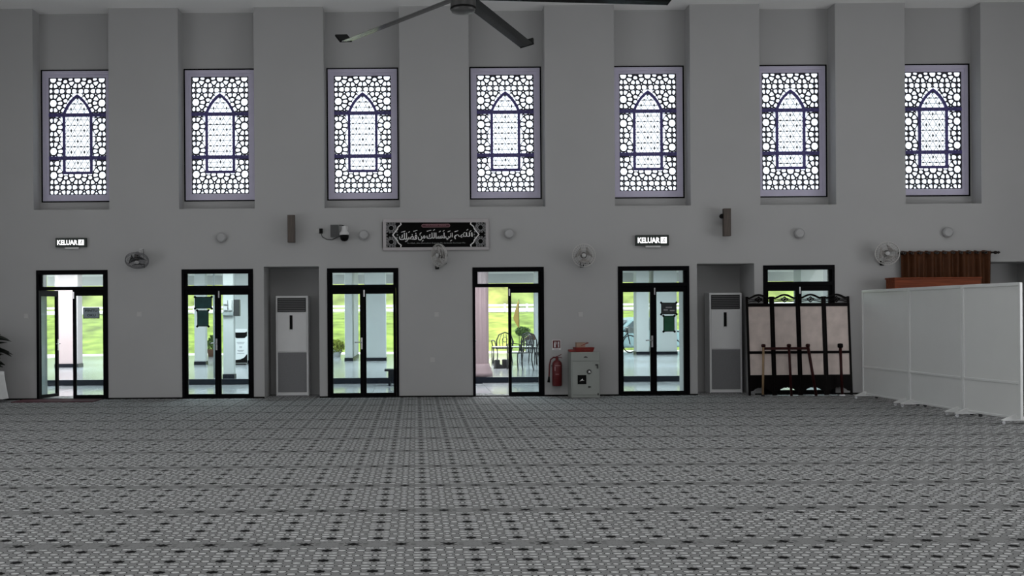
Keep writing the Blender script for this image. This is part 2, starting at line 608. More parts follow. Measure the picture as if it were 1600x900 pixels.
# ------------------------------------------------------------------ windows: pierced panels round a pointed arch
PXM = 1.108 / 89.2                                    # metres per photo pixel at the window plane
LW, LH = 89.2, 183.0


def clip(poly, nx, ny, d):
    """keep the side n.p <= d"""
    out = []
    for i in range(len(poly)):
        a, b = poly[i], poly[(i + 1) % len(poly)]
        da, db = nx * a[0] + ny * a[1] - d, nx * b[0] + ny * b[1] - d
        if da <= 0:
            out.append(a)
        if da * db < 0:
            t = da / (da - db)
            out.append((a[0] + (b[0] - a[0]) * t, a[1] + (b[1] - a[1]) * t))
    return out


def lattice_seeds():
    S = []
    x0, y0, px, py = 44.6, 20.8, 38.0, 37.6
    for i in range(-2, 3):
        for j in range(-1, 6):
            ox, oy = x0 + i * px, y0 + j * py
            for k in (0, 1):
                sx = ox + k * px / 2
                S += [(sx - 5.4, oy, 9), (sx + 5.4, oy, 9)]
                for a in (-3.9, 3.9):
                    for b in (-7.6, 7.6):
                        S.append((sx + a, oy + b, 4))
                S += [(sx, oy - 2.6, -14), (sx, oy + 2.6, -14)]
                S += [(sx + 9.5, oy - 5.4, -12), (sx + 9.5, oy + 5.4, -12)]
            cy = oy + py / 2
            S.append((ox, cy, 14))
            for a in (-11.2, 11.2):
                S.append((ox + a, cy, 3))
                for b in (-7.2, 7.2):
                    S.append((ox + a * 0.84, cy + b, 6))
            S += [(ox + 19, cy - 3.4, -4), (ox + 19, cy + 3.4, -4)]
            for a in (-6.2, 6.2):
                for b in (-3.4, 3.4):
                    S.append((ox + a, cy + b, -22))
            for b in (-6.3, 6.3):
                S.append((ox, cy + b, -24))
    return S


def in_arch(x, y, g=0.0):
    """inside the arched panel; x, y in photo pixels from the top left of the pierced field"""
    if not (21.8 - g < x < 67.4 + g and y < 150.4 + g):
        return False
    if y > 57:
        return True
    h = (57 - y) / (57 - 26.5 + g)
    if h >= 1:
        return False
    return abs(x - 44.6) < (22.8 + g) * arch_w(h)


def arch_w(h):
    # half width of a pointed arch as a share of its base, h from 0 (spring) to 1 (apex)
    return max(0.0, math.sqrt(max(0.0, 1 - (h * 0.88) ** 2)) - math.sqrt(1 - 0.88 ** 2) * h)


def lattice_mesh():
    S = lattice_seeds()
    b = MB()
    to = lambda p: ((p[0] - LW / 2) * PXM, (LH / 2 - p[1]) * PXM)
    for i, (x, y, w) in enumerate(S):
        if not (-8 < x < LW + 8 and -8 < y < LH + 8):
            continue
        poly = [(0, 0), (LW, 0), (LW, LH), (0, LH)]
        poly = clip(poly, 1, 0, x + 16)
        poly = clip(poly, -1, 0, -(x - 16)) if poly else poly
        poly = clip(poly, 0, 1, y + 16) if poly else poly
        poly = clip(poly, 0, -1, -(y - 16)) if poly else poly
        for j, (u, v, q) in enumerate(S):
            if j == i or not poly:
                continue
            dx, dy = u - x, v - y
            if dx * dx + dy * dy > 900 or dx * dx + dy * dy < 0.01:
                continue
            # power diagram: |p-a|^2 - wa <= |p-b|^2 - wb
            poly = clip(poly, 2 * dx, 2 * dy, u * u + v * v - x * x - y * y - q + w)
        if len(poly) < 3:
            continue
        P = []
        for p in poly:                                 # drop tiny edges
            if not P or math.hypot(p[0] - P[-1][0], p[1] - P[-1][1]) > 0.25:
                P.append(p)
        if len(P) > 3 and math.hypot(P[0][0] - P[-1][0], P[0][1] - P[-1][1]) < 0.25:
            P.pop()
        if len(P) < 3:
            continue
        cx, cy = sum(p[0] for p in P) / len(P), sum(p[1] for p in P) / len(P)
        if in_arch(cx, cy, 0.5):
            continue
        n = len(P)
        inr = min(abs((P[k][0] - cx) * (P[(k + 1) % n][1] - P[k][1]) - (P[k][1] - cy) * (P[(k + 1) % n][0] - P[k][0])) /
                  max(1e-6, math.hypot(P[(k + 1) % n][0] - P[k][0], P[(k + 1) % n][1] - P[k][1])) for k in range(n))
        if inr < 0.95:
            b.prism([to(p) for p in P], 0, 0.02)
            continue
        t = min(0.8, 0.88 / inr)
        I = [(p[0] + (cx - p[0]) * t, p[1] + (cy - p[1]) * t) for p in P]
        ch = []
        for k in range(n):
            a, c = I[k], I[(k + 1) % n]
            ch += [(a[0] * .72 + c[0] * .28, a[1] * .72 + c[1] * .28), (a[0] * .28 + c[0] * .72, a[1] * .28 + c[1] * .72)]
        vs = [(to(p)[0], 0, to(p)[1]) for p in P] + [(to(p)[0], 0, to(p)[1]) for p in ch] + [(to(p)[0], 0.02, to(p)[1]) for p in ch]
        fs = []
        for k in range(n):
            k2 = (k + 1) % n
            a, c, a2 = n + 2 * k, n + 2 * k + 1, n + 2 * k2
            fs += [(k, k2, c, a), (k2, a2, c)]
            o = 2 * n
            fs += [(a, c, c + o, a + o), (c, a2, a2 + o, c + o)]
        b.add(vs, fs)
    return b


def pz(p): return ((p[0] - LW / 2) * PXM, (LH / 2 - p[1]) * PXM)


def arch_outline(g=0.0):
    pts = [(21.8 - g, 150.4 + g), (21.8 - g, 57)]
    for k in range(1, 12):
        h = k / 12
        pts.append((44.6 - (22.8 + g) * arch_w(h), 57 - (30.5 + g) * h))
    pts.append((44.6, 26.5 - g))
    return pts + [(89.2 - p[0], p[1]) for p in pts[-2::-1]]


def make_window():
    r = thing('window_1', None, None)
    r['kind'] = 'structure'
    hw, hh = WX, (WZ1 - WZ0) / 2
    b = MB()
    for (x0, x1, z0, z1) in ((-hw, hw, hh - 0.022, hh), (-hw, hw, -hh, -hh + 0.022), (-hw, -hw + 0.024, -hh + 0.022, hh - 0.022), (hw - 0.024, hw, -hh + 0.022, hh - 0.022)):
        b.box(x0, x1, -0.012, 0.06, z0, z1)
    b.build('outer_frame', M['black'], r)
    fx, fz = LW / 2 * PXM, LH / 2 * PXM
    for nm, y0, a0, a1 in (('inner_frame', 0.0, 1.0, 0.45), ('inner_frame', 0.018, 0.45, 0.0)):
        b = MB()
        ox, oz = fx + (hw - 0.024 - fx) * a0, fz + (hh - 0.022 - fz) * a0
        ix, iz = fx + (hw - 0.024 - fx) * a1, fz + (hh - 0.022 - fz) * a1
        b.box(-ox, ox, y0, 0.06, iz, oz).box(-ox, ox, y0, 0.06, -oz, -iz)
        b.box(-ox, -ix, y0, 0.06, -iz, iz).box(ix, ox, y0, 0.06, -iz, iz)
        b.build(nm, M['lav'], r)
    o = lattice_mesh().build('pierced_lattice', M['lattice'], r, loc=(0, 0.03, 0))
    o['kind'] = 'stuff'
    MB().ribbon([pz(p) for p in arch_outline(-1.6)], 3.9 * PXM, 0.012, 0.05, closed=True).build('arch_frame', M['indigo'], r)
    for y0, y1 in ((55.6, 61.0), (122.8, 128.4)):
        b = MB()
        z0, z1 = (LH / 2 - y1) * PXM, (LH / 2 - y0) * PXM
        b.box(-fx, fx, 0.016, 0.048, z0, z1)
        o = b.build('cross_bar', M['indigo'], r)
        q = MB()
        for k in range(9):                              # small paler lozenges along the bar
            cx = (k - 4) * fx / 4.6
            zc, s = (z0 + z1) / 2, 0.020
            q.prism([(cx - 0.04, zc), (cx, zc - s), (cx + 0.04, zc), (cx, zc + s)], 0.010, 0.016)
        q.build('lozenge_band', M['loz'], o, stuff=True)
    # fine tracery inside the arch
    b, dk = MB(), MB()
    w = 0.0085

    def seg(p, q):
        # clip to the arch by sampling
        n = 40
        run = []
        for k in range(n + 1):
            s = (p[0] + (q[0] - p[0]) * k / n, p[1] + (q[1] - p[1]) * k / n)
            if in_arch(s[0], s[1], -2.0):
                run.append(s)
            elif len(run) > 1:
                b.ribbon([pz(run[0]), pz(run[-1])], w, 0.0, 0.008); run = []
            else:
                run = []
        if len(run) > 1:
            b.ribbon([pz(run[0]), pz(run[-1])], w, 0.0, 0.008)

    ry = 8.4
    for k in range(0, 16):
        seg((22, 24 + ry * k), (68, 24 + ry * k))
    for k in range(-14, 22):
        x = 44.6 + k * 10.2
        seg((x, 20), (x + 77, 153))
        seg((x, 20), (x - 77, 153))
    for k in range(0, 8):
        for c in range(-2, 3):
            x, y = 44.6 + c * 10.2 + (5.1 if False else 0), 32.2 + 16.8 * k
            if in_arch(x + 5.1, y + 8.4, -5):
                p = pz((x + 5.1, y + 8.4))
                dk.prism([(p[0] - 0.044, p[1]), (p[0], p[1] - 0.017), (p[0] + 0.044, p[1]), (p[0], p[1] + 0.017)], -0.003, 0.006)
            if (c + k) % 2 == 0 and in_arch(x, y, -5):
                p = pz((x, y))
                dk.prism([(p[0] - 0.020, p[1]), (p[0], p[1] - 0.042), (p[0] + 0.020, p[1]), (p[0], p[1] + 0.042)], -0.003, 0.006)
    b.build('arch_tracery', M['fine'], r, loc=(0, 0.035, 0), stuff=True)
    dk.build('tracery_diamonds', M['finedk'], r, loc=(0, 0.035, 0), stuff=True)
    MB().box(-fx - 0.02, fx + 0.02, 0.075, 0.081, -fz - 0.02, fz + 0.02).build('pane', M['pane'], r)
    return r


win = make_window()
for i, c in enumerate(BAY):
    o = win if i == 0 else copy_tree(win)
    o.name = f'window_{i + 1}'
    o.location = (c, YB, (WZ0 + WZ1) / 2)

# ------------------------------------------------------------------ doors
def leaf_parts(parent, side, swing, glassm):
    """one glazed leaf hung on its outer edge; side -1 left, 1 right"""
    w = 0.6272
    o = thing('leaf', None, None, (side * 0.628, 0.02, 0.02), (0, 0, swing))
    o.parent = parent
    me = MB()
    s = -side                                           # the leaf runs from its hinge towards the middle
    X_ = lambda a, b: (min(s * a, s * b), max(s * a, s * b))
    for a, b, z0, z1 in ((0, 0.052, 0, 2.068), (w - 0.058, w, 0, 2.068), (0.052, w - 0.058, 1.955, 2.068), (0.052, w - 0.058, 0, 0.062)):
        x0, x1 = X_(a, b)
        me.box(x0, x1, 0.0, 0.05, z0, z1)
    # the leaf itself is the frame mesh, glass and handle hang under it
    bpy.data.objects.remove(o)
    o = me.build('leaf', M['black'], parent, loc=(side * 0.628, 0.02, 0.02), rot=(0, 0, swing))
    x0, x1 = X_(0.05, w - 0.056)
    MB().box(x0, x1, 0.021, 0.029, 0.06, 1.957).build('pane', glassm, o)
    if side < 0:
        h = MB()
        hx = w - 0.028
        h.box(hx - 0.017, hx + 0.017, -0.008, 0.0, 0.90, 1.12)
        h.cyl((hx, 0, 1.03), (hx, -0.05, 1.03), 0.010, n=8)
        h.tube([(hx, -0.05, 1.03), (hx - 0.06, -0.055, 1.035), (hx - 0.13, -0.05, 1.03)], 0.010)
        h.build('handle', M['silver'], o)
    else:
        MB().box(-w + 0.010, -w + 0.034, -0.014, 0.0, 1.90, 2.03).build('flush_bolt', M['silver'], o)
    return o


def make_door(i, c, swing_l=0.0):
    r = thing(f'door_{i}', None, None, (c, D, 0))
    r['kind'] = 'structure'
    b = MB()
    y0, y1 = -0.015, 0.11
    b.box(-DW, -0.630, y0, y1, 0, DH).box(0.630, DW, y0, y1, 0, DH)
    b.box(-0.630, 0.630, y0, y1, DH - 0.085, DH).box(-0.630, 0.630, y0, y1, 2.085, 2.150)
    b.box(-0.630, -0.580, 0.03, 0.09, 2.150, DH - 0.085).box(0.580, 0.630, 0.03, 0.09, 2.150, DH - 0.085)
    b.box(-0.630, 0.630, y0, y1, 0.0, 0.018)
    b.build('door_frame', M['black'], r)
    MB().box(-0.58, 0.58, 0.05, 0.058, 2.150, DH - 0.085).build('transom_pane', M['trans'], r)
    leaf_parts(r, -1, swing_l, M['dglass'])
    leaf_parts(r, 1, 0.0, M['dglass'])
    return r


for i, c in enumerate(BAY[:6]):
    make_door(i + 1, c, {0: math.radians(76), 3: math.radians(92)}.get(i, 0.0))

# ------------------------------------------------------------------ ceiling fan
H = 4.03
fx_, fy_ = 0.1546 * H, 0.002008 * F * H
fan = thing('ceiling_fan', 'large black six-bladed ceiling fan hanging at the top of the picture', 'fan', (fx_, fy_, EYE + H))
MB().lathe([(0.04, 0.42), (0.155, 0.40), (0.16, 0.36), (0.16, -0.155), (0.15, -0.185), (0.148, -0.2), (0.06, -0.215), (0.0, -0.215)], 32).build('motor_casing', M['hub'], fan)
MB().lathe([(0.163, -0.150), (0.165, -0.158), (0.163, -0.172)], 32).build('casing_ring', M['blackp'], fan)
dr = MB().cyl((0, 0, 0.40), (0, 0, HC - EYE - H), 0.035)
dr.cyl((0, 0, HC - EYE - H - 0.12), (0, 0, HC - EYE - H), 0.11, 0.16)
dr.build('drop_rod', M['hub'], fan)
for k in range(6):
    a = math.radians(6.2 + 60.4 * k) if k < 3 else math.radians(6.2 + 60 * k)
    b = MB()
    L0, L1 = 0.14, 2.70
    prof = [(-0.105, 0.0), (-0.06, 0.020), (0.0, 0.026), (0.06, 0.016), (0.105, -0.002), (0.0, -0.004)]
    n = len(prof)
    vs = [(L0, u, v) for u, v in prof] + [(L1, u, v) for u, v in prof]
    b.add(vs, [tuple(range(n)), tuple(range(n, 2 * n))] + [(j, (j + 1) % n, (j + 1) % n + n, j + n) for j in range(n)])
    bl = b.build('blade', M['fanblk'], fan, rot=(math.radians(-10), 0, 0))
    bl.rotation_euler = (Matrix.Rotation(a, 4, 'Z') @ Matrix.Rotation(math.radians(-10), 4, 'X')).to_euler()
    w = MB()
    w.add([(L1, -0.11, -0.01), (L1, 0.11, -0.01), (L1, 0.10, 0.03), (L1, -0.10, 0.03),
           (L1 + 0.09, -0.10, 0.10), (L1 + 0.09, 0.12, 0.10), (L1 + 0.075, 0.12, 0.12), (L1 + 0.075, -0.09, 0.12)],
          [(0, 1, 2, 3), (4, 7, 6, 5), (0, 4, 5, 1), (1, 5, 6, 2), (2, 6, 7, 3), (3, 7, 4, 0)])
    w.build('winglet', M['fanblk'], bl)

# ------------------------------------------------------------------ floor standing air conditioners
def make_ac():
    r = thing('air_conditioner', 'x', 'air conditioner', group='floor standing air conditioners')
    w, h, d = 0.3175, 1.955, 0.36
    b = MB().box(-w, w, 0.012, d, 0, h)
    b.build('cabinet', M['acw'], r, bevel=0.012)
    q = MB().box(-w + 0.035, w - 0.03, 0.0, 0.014, 0.87, 1.62)
    q.build('front_panel', M['acw'], r, bevel=0.006)
    g = MB().box(-w + 0.04, w - 0.04, 0.0, 0.014, 0.08, 0.855)
    lg = g.build('intake_grille', M['acg'], r, bevel=0.004)
    s = MB()
    for k in range(24):
        z = 0.10 + k * 0.0315
        s.box(-w + 0.055, w - 0.055, -0.004, 0.0, z, z + 0.016)
    s.build('grille_ribs', M['acg'], lg, stuff=True)
    t = MB().box(-w + 0.035, w - 0.045, -0.002, 0.013, 1.64, 1.915).build('outlet', M['acd'], r)
    for k in range(7):
        z = 1.662 + k * 0.036
        MB().box(-w + 0.05, w - 0.06, -0.008, -0.002, z, z + 0.009).build('louvre', M['acg'], t)
    u = MB().box(-0.05, 0.018, -0.010, 0.0, 1.27, 1.59).build('display_surround', M['acw'], r, bevel=0.01)
    MB().box(-0.044, 0.012, -0.014, -0.010, 1.30, 1.575).build('display_window', M['blackp'], u)
    MB().box(-w + 0.02, w - 0.02, 0.005, d, 0.0, 0.02).build('plinth', M['acg'], r)
    return r


ac = make_ac()
for k, (px, lab) in enumerate(((457, 'tall white floor standing air conditioner in the niche left of centre'),
                               (1135, 'tall white floor standing air conditioner in the niche beside the folding screen'))):
    o = ac if k == 0 else copy_tree(ac)
    o['label'] = lab
    o.location = (at(px, 619, 20.3)[0], 20.3, 0)

# ------------------------------------------------------------------ exit signs
def exit_sign(px0, px1, py0, py1, label):
    (x0, z1), (x1, z0) = at(px0, py0, D - 0.05), at(px1, py1, D - 0.05)
    cx, cz, w, h = (x0 + x1) / 2, (z0 + z1) / 2, x1 - x0, z1 - z0
    r = thing('exit_sign', label, 'sign', (cx, D, cz), group='lit exit signs over the doors')
    MB().box(-w / 2, w / 2, -0.07, 0.0, -h / 2, h / 2).build('housing', M['exit_k'], r, bevel=0.006)
    MB().box(-w / 5, w / 4, -0.055, -0.01, -h / 2 - 0.035, -h / 2).build('lamp_strip', M['white'], r)
    text('lettering', 'KELUAR', -w * 0.44, w * 0.225, -h * 0.27, h * 0.27, -0.0725, M['exit_w'], r, bold=0.03)
    p = MB().box(w * 0.25, w * 0.43, -0.0735, -0.07, -h * 0.29, h * 0.29).build('pictogram_plate', M['exit_w'], r)
    q = MB()
    mx = w * 0.34
    q.blob((mx + 0.012, -0.0745, h * 0.17), 0.012, 0.001, 0.012, 8)
    q.ribbon([(mx + 0.008, h * 0.10), (mx - 0.004, -h * 0.03), (mx + 0.018, -h * 0.10), (mx + 0.010, -h * 0.22)], 0.010, -0.0755, -0.0735)
    q.ribbon([(mx - 0.004, -h * 0.03), (mx - 0.012, -h * 0.14), (mx - 0.034, -h * 0.16)], 0.010, -0.0755, -0.0735)
    q.ribbon([(mx + 0.034, h * 0.02), (mx + 0.012, h * 0.08), (mx - 0.022, h * 0.06)], 0.008, -0.0755, -0.0735)
    q.build('running_figure', M['print_k'], p, stuff=True)
    return r


exit_sign(87, 135, 372, 386, 'lit black exit sign above the left door standing ajar')
exit_sign(993, 1045, 367.5, 383.5, 'lit black exit sign between the wall fan and the right brown speaker')

# ------------------------------------------------------------------ wall fans
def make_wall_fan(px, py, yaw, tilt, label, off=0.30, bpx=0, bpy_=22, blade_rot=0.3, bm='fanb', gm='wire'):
    cy = D - off
    cx, cz = at(px, py, cy)
    bx, bz = at(px + bpx, py + bpy_, D - 0.02)
    r = thing('wall_fan', label, 'fan', (bx, D, bz), group='oscillating fans on the front wall')
    b = MB().box(-0.036, 0.036, -0.05, 0.0, -0.045, 0.045)
    b.build('wall_bracket', M['blackp'] if bpy_ > 0 else M['fanw'], r, bevel=0.01)
    hx, hy, hz = cx - bx, cy - D, cz - bz
    MB().tube([(0, -0.04, 0), (hx * 0.2, -0.11, hz * 0.15), (hx * 0.6, hy * 0.55, hz * 0.5), (hx, hy + 0.10, hz)], 0.022, 8).build('arm', M['fanw'], r)
    m = Matrix.Translation((hx, hy, hz)) @ Matrix.Rotation(yaw, 4, 'Z') @ Matrix.Rotation(tilt, 4, 'X')
    toY = Matrix.Rotation(PI / 2, 4, 'X')                # lathe axis onto -y
    h = MB().lathe([(0.0, -0.17), (0.045, -0.165), (0.06, -0.12), (0.06, -0.03), (0.03, -0.02), (0.0, -0.02)], 16, m @ toY)
    head = h.build('motor_head', M['fanm'], r)
    g = MB()
    Rg = 0.212
    for yy, rr in ((0.0, Rg), (0.035, Rg), (0.058, Rg * 0.80), (0.068, Rg * 0.55), (-0.022, Rg * 0.80), (-0.032, Rg * 0.5)):
        g.tube([(rr * math.cos(2 * PI * k / 32), -yy, rr * math.sin(2 * PI * k / 32)) for k in range(32)], 0.0028 if rr < Rg else 0.0075, 5, closed=True, m=m)
    for k in range(30):
        a = 2 * PI * k / 30
        c_, s_ = math.cos(a), math.sin(a)
        pr = [(0.05, 0.070), (Rg * 0.55, 0.068), (Rg * 0.80, 0.058), (Rg, 0.033), (Rg, 0.0), (Rg * 0.80, -0.022), (Rg * 0.5, -0.032), (0.05, -0.034)]
        g.tube([(q * c_, -y, q * s_) for q, y in pr], 0.0021, 4, m=m)
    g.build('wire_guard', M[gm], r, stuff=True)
    MB().lathe([(0.0, 0.078), (0.03, 0.076), (0.042, 0.068), (0.042, 0.064), (0, 0.064)], 16, m @ toY).build('guard_cap', M['fanw'], r)
    for k in range(3):
        a = blade_rot + 2 * PI * k / 3
        bl = MB()
        nn, vs, fs = 6, [], []
        for i in range(nn):
            q = 0.03 + (Rg - 0.055) * i / (nn - 1)
            w0, w1 = -0.34 - 0.46 * i / (nn - 1), 0.26 + 0.55 * math.sin(PI * i / (nn - 1) * 0.55)
            for ww, dy in ((w0, 0.012), (w1, -0.016)):
                vs.append((q * math.cos(a + ww), -0.02 + dy, q * math.sin(a + ww)))
                vs.append((q * math.cos(a + ww), -0.017 + dy, q * math.sin(a + ww)))
        for i in range(nn - 1):
            o = i * 4
            fs += [(o, o + 2, o + 6, o + 4), (o + 1, o + 5, o + 7, o + 3), (o, o + 4, o + 5, o + 1), (o + 2, o + 3, o + 7, o + 6)]
        fs += [(0, 1, 3, 2), tuple(len(vs) - 4 + k_ for k_ in (0, 2, 3, 1))]
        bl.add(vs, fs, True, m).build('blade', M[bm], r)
    MB().tube([(hx + 0.02, hy + 0.03, hz - 0.05), (hx + 0.13, hy + 0.04, hz - 0.15), (hx + 0.08, -0.10, 0.03), (0.03, -0.03, 0.02)], 0.004, 5).build('power_lead', M['blackp'], r)
    return r


make_wall_fan(214, 406, math.radians(8), math.radians(52), 'wall fan tilted steeply down, darkest of the four, right of the left exit sign', off=0.26, bpx=7, bpy_=-14, blade_rot=0.7, bm='rubber', gm='acg')  # dark blade and guard materials stand in for the shade on this fan
make_wall_fan(687, 399, math.radians(-52), math.radians(4), 'white wall fan turned sideways in front of the calligraphy banner', bpx=-4, bpy_=18)
make_wall_fan(912, 399, math.radians(-6), math.radians(3), 'white wall fan facing forward above the fire extinguisher', bpx=-3, bpy_=15, blade_rot=0.5)
make_wall_fan(1386, 396, math.radians(-14), math.radians(3), 'white wall fan beside the brown curtain', bpx=-8, bpy_=15, blade_rot=0.9)

# ------------------------------------------------------------------ speakers, discs, outlets
def column_speaker(px0, px1, py0, py1, yaw, label, knob):
    (x0, z1), (x1, z0) = at(px0, py0, D - 0.2), at(px1, py1, D - 0.2)
    cx, w, h = (x0 + x1) / 2, x1 - x0, z1 - z0
    r = thing('column_speaker', label, 'speaker', (cx, D, (z0 + z1) / 2), group='brown column speakers on the front wall')
    q = MB().box(-w / 2, w / 2, -0.065, 0.065, -h / 2, h / 2)
    c = q.build('cabinet', M['spk'], r, bevel=0.006, loc=(0, -0.19, 0), rot=(0, 0, yaw))
    MB().box(-w / 2 + 0.012, w / 2 - 0.012, -0.069, -0.065, -h / 2 + 0.02, h / 2 - 0.02).build('grille_cloth', M['spk'], c)
    MB().box(-0.02, 0.02, -0.14, 0.0, -0.05, 0.05).build('wall_bracket', M['blackp'], r)
    if knob:
        MB().cyl((-0.085, -0.15, 0.12), (-0.085, -0.19, 0.12), 0.045, n=16).cyl((-0.085, -0.17, 0.12), (0, -0.17, 0.12), 0.012, n=8).build('swivel_knob', M['blackp'], r)
    return r


column_speaker(449.5, 461, 336, 379, math.radians(0), 'brown column speaker left of the surveillance camera', False)
column_speaker(1130, 1141.5, 326, 369, math.radians(-4), 'brown column speaker on the right half of the wall, with black swivel knob', True)

for px, py, lab in ((345.5, 371, 'round pale wall speaker above the second door from the left'),
                    (568.5, 367, 'round pale wall speaker between the surveillance camera and the banner'),
                    (795.5, 365, 'round pale wall speaker just right of the calligraphy banner'),
                    (1249, 364.5, 'round pale wall speaker above the folding screen'),
                    (1481, 363, 'round pale wall speaker above the brown curtain')):
    x, z = at(px, py, D - 0.05)
    r = thing('disc_speaker', lab, 'speaker', (x, D, z), group='round wall speakers')
    t = Matrix.Rotation(PI / 2, 4, 'X')
    MB().lathe([(0.092, 0.0), (0.095, 0.01), (0.095, 0.075), (0.088, 0.085)], 28, t).build('rim', M['disc'], r)
    MB().lathe([(0.086, 0.084), (0.07, 0.090), (0.0, 0.093)], 28, t).build('grille', M['disc'], r)

for px, py, lab in ((682, 491.5, 'pale switch plate on the wall below the banner fan'),
                    (675.5, 562.5, 'pale socket plate low on the wall left of the open middle door'),
                    (907, 491.5, 'pale switch plate above the steel cabinet'),
                    (217.5, 491, 'pale switch plate between the two left doors'),
                    (41, 494, 'pale switch plate above the table with the white cloth')):
    x, z = at(px, py, D)
    r = thing('wall_socket', lab, 'socket', (x, D, z), group='socket and switch plates on the front wall')
    MB().box(-0.044, 0.044, -0.010, 0, -0.044, 0.044).build('plate', M['platem'], r, bevel=0.004)
    MB().box(-0.016, 0.016, -0.014, -0.010, -0.020, 0.020).build('rocker', M['platem'], r)

# surveillance camera with its junction box, wall plug and lead
x, z = at(523, 361, D - 0.06)
r = thing('junction_box', 'dark grey square junction box beside the dome camera', 'box', (x, D, z))
MB().box(-0.078, 0.078, -0.10, 0, -0.115, 0.115).build('box_body', M['meter'], r, bevel=0.005)
MB().box(-0.078, 0.078, -0.112, -0.10, -0.115, 0.115).build('box_lid', mat('dark_grey_lid', (0.055, 0.056, 0.058), 0.5, var=0.05), r)
x, z = at(538, 360, D - 0.15)
r = thing('surveillance_camera', 'white bracketed surveillance camera with a black dome', 'camera', (x, D, z))
b = MB().box(-0.06, 0.06, -0.02, 0, 0.02, 0.09).box(-0.022, 0.022, -0.16, -0.02, 0.045, 0.075)
b.build('bracket', M['white'], r, bevel=0.004)
t = Matrix.Translation((0, -0.15, 0))
MB().lathe([(0.025, 0.085), (0.045, 0.06), (0.06, -0.01), (0.088, -0.05), (0.092, -0.085), (0.085, -0.09)], 24, t).build('housing', M['white'], r)
MB().lathe([(0.085, -0.09), (0.084, -0.13), (0.07, -0.175), (0.04, -0.20), (0, -0.208)], 24, t).build('dome', M['blackp'], r)
MB().tube([(-0.10, -0.12, 0.10), (-0.05, -0.13, 0.10), (0.0, -0.15, 0.085)], 0.008, 6).build('cable', M['blackp'], r)
x, z = at(497.5, 361, D)
r = thing('wall_socket', 'socket with a black plug left of the junction box', 'socket', (x, D, z), group='socket and switch plates on the front wall')
MB().box(-0.05, 0.05, -0.010, 0, -0.045, 0.045).build('plate', M['platem'], r, bevel=0.004)
MB().box(0.02, 0.085, -0.055, -0.010, -0.05, 0.045).build('plug', M['blackp'], r, bevel=0.008)
pts = [(0.055, -0.035, -0.045), (0.075, -0.03, -0.11), (0.16, -0.02, -0.16), (0.26, -0.02, -0.17), (0.34, -0.02, -0.13), (0.42, -0.10, -0.11)]
MB().tube(pts, 0.006, 6).build('lead', M['blackp'], r)

# ------------------------------------------------------------------ calligraphy banner
(x0, z1), (x1, z0) = at(598, 342.5, D), at(764, 391, D)
cx, cz, w, h = (x0 + x1) / 2, (z0 + z1) / 2, x1 - x0, z1 - z0
bn = thing('calligraphy_banner', 'wide framed banner with white Arabic calligraphy on black', 'banner', (cx, D - 0.002, cz))
fw = 0.064
b = MB()
for (a, c, d, e) in ((-w / 2, w / 2, h / 2 - fw, h / 2), (-w / 2, w / 2, -h / 2, -h / 2 + fw), (-w / 2, -w / 2 + fw, -h / 2 + fw, h / 2 - fw), (w / 2 - fw, w / 2, -h / 2 + fw, h / 2 - fw)):
    b.box(a, c, -0.035, 0, d, e)
b.build('moulding', M['bframe'], bn, bevel=0.012)
iw, ih = w / 2 - fw, h / 2 - fw
MB().box(-iw, iw, -0.012, 0, -ih, ih).build('printed_panel', M['print_k'], bn)
side = MB()
for s in (-1, 1):
    for cz_ in (-0.55, 0.55):
        c0 = (s * (iw - 0.095), cz_ * ih)
        side.ribbon([(c0[0] + 0.052 * math.cos(2 * PI * k / 24), c0[1] + 0.052 * math.sin(2 * PI * k / 24)) for k in range(24)], 0.011, -0.0135, -0.012, closed=True)
        for k in range(10):
            a = 2 * PI * k / 10
            for rr, sz in ((0.082, 0.017),):
                p = (c0[0] + rr * math.cos(a), c0[1] + rr * math.sin(a))
                if abs(p[1]) < ih - 0.01 and abs(p[0]) < iw - 0.005:
                    side.ribbon([(p[0] + sz * math.cos(2 * PI * q / 5 + a), p[1] + sz * math.sin(2 * PI * q / 5 + a)) for q in range(5)], 0.008, -0.0135, -0.012, closed=True)
    for k in range(9):
        zz = -ih + 0.02 + k * (2 * ih - 0.04) / 8
        for xx in (iw - 0.012, iw - 0.165 + 0.05 * abs(k - 4) / 4 - 0.05):
            side.ribbon([(s * xx + 0.012 * math.cos(2 * PI * q / 6), zz + 0.012 * math.sin(2 * PI * q / 6)) for q in range(6)], 0.007, -0.0135, -0.012, closed=True)
side.build('rosette_print', M['print_g'], bn, stuff=True)
bd = MB()
for s in (-1, 1):
    bd.ribbon([(s * (iw - 0.275), ih - 0.005), (s * (iw - 0.285), ih - 0.04), (s * (iw - 0.225), ih * 0.62), (s * (iw - 0.215), ih * 0.45), (s * (iw - 0.165), ih * 0.2), (s * (iw - 0.125), 0.0),
               (s * (iw - 0.165), -ih * 0.2), (s * (iw - 0.215), -ih * 0.45), (s * (iw - 0.225), -ih * 0.62), (s * (iw - 0.285), -ih + 0.04), (s * (iw - 0.275), -ih + 0.005)], 0.020, -0.0145, -0.0125)
bd.build('cusped_border', M['print_w'], bn, stuff=True)
ca = [(-0.24 + 0.028 * math.cos(PI / 2 + PI * k / 8), ih * 0.72 + 0.028 * math.sin(PI / 2 + PI * k / 8)) for k in range(9)]
ca += [(-p[0], p[1]) for p in ca[::-1]]
MB().prism(ca, -0.0135, -0.012).build('title_capsule', M['print_r'], bn)
MB().ribbon(ca, 0.007, -0.0150, -0.0125, closed=True).build('capsule_outline', M['pink'], bn)
text('title_lettering', 'Doa Keluar Masjid', -0.19, 0.19, ih * 0.68, ih * 0.77, -0.0152, M['pink'], bn)
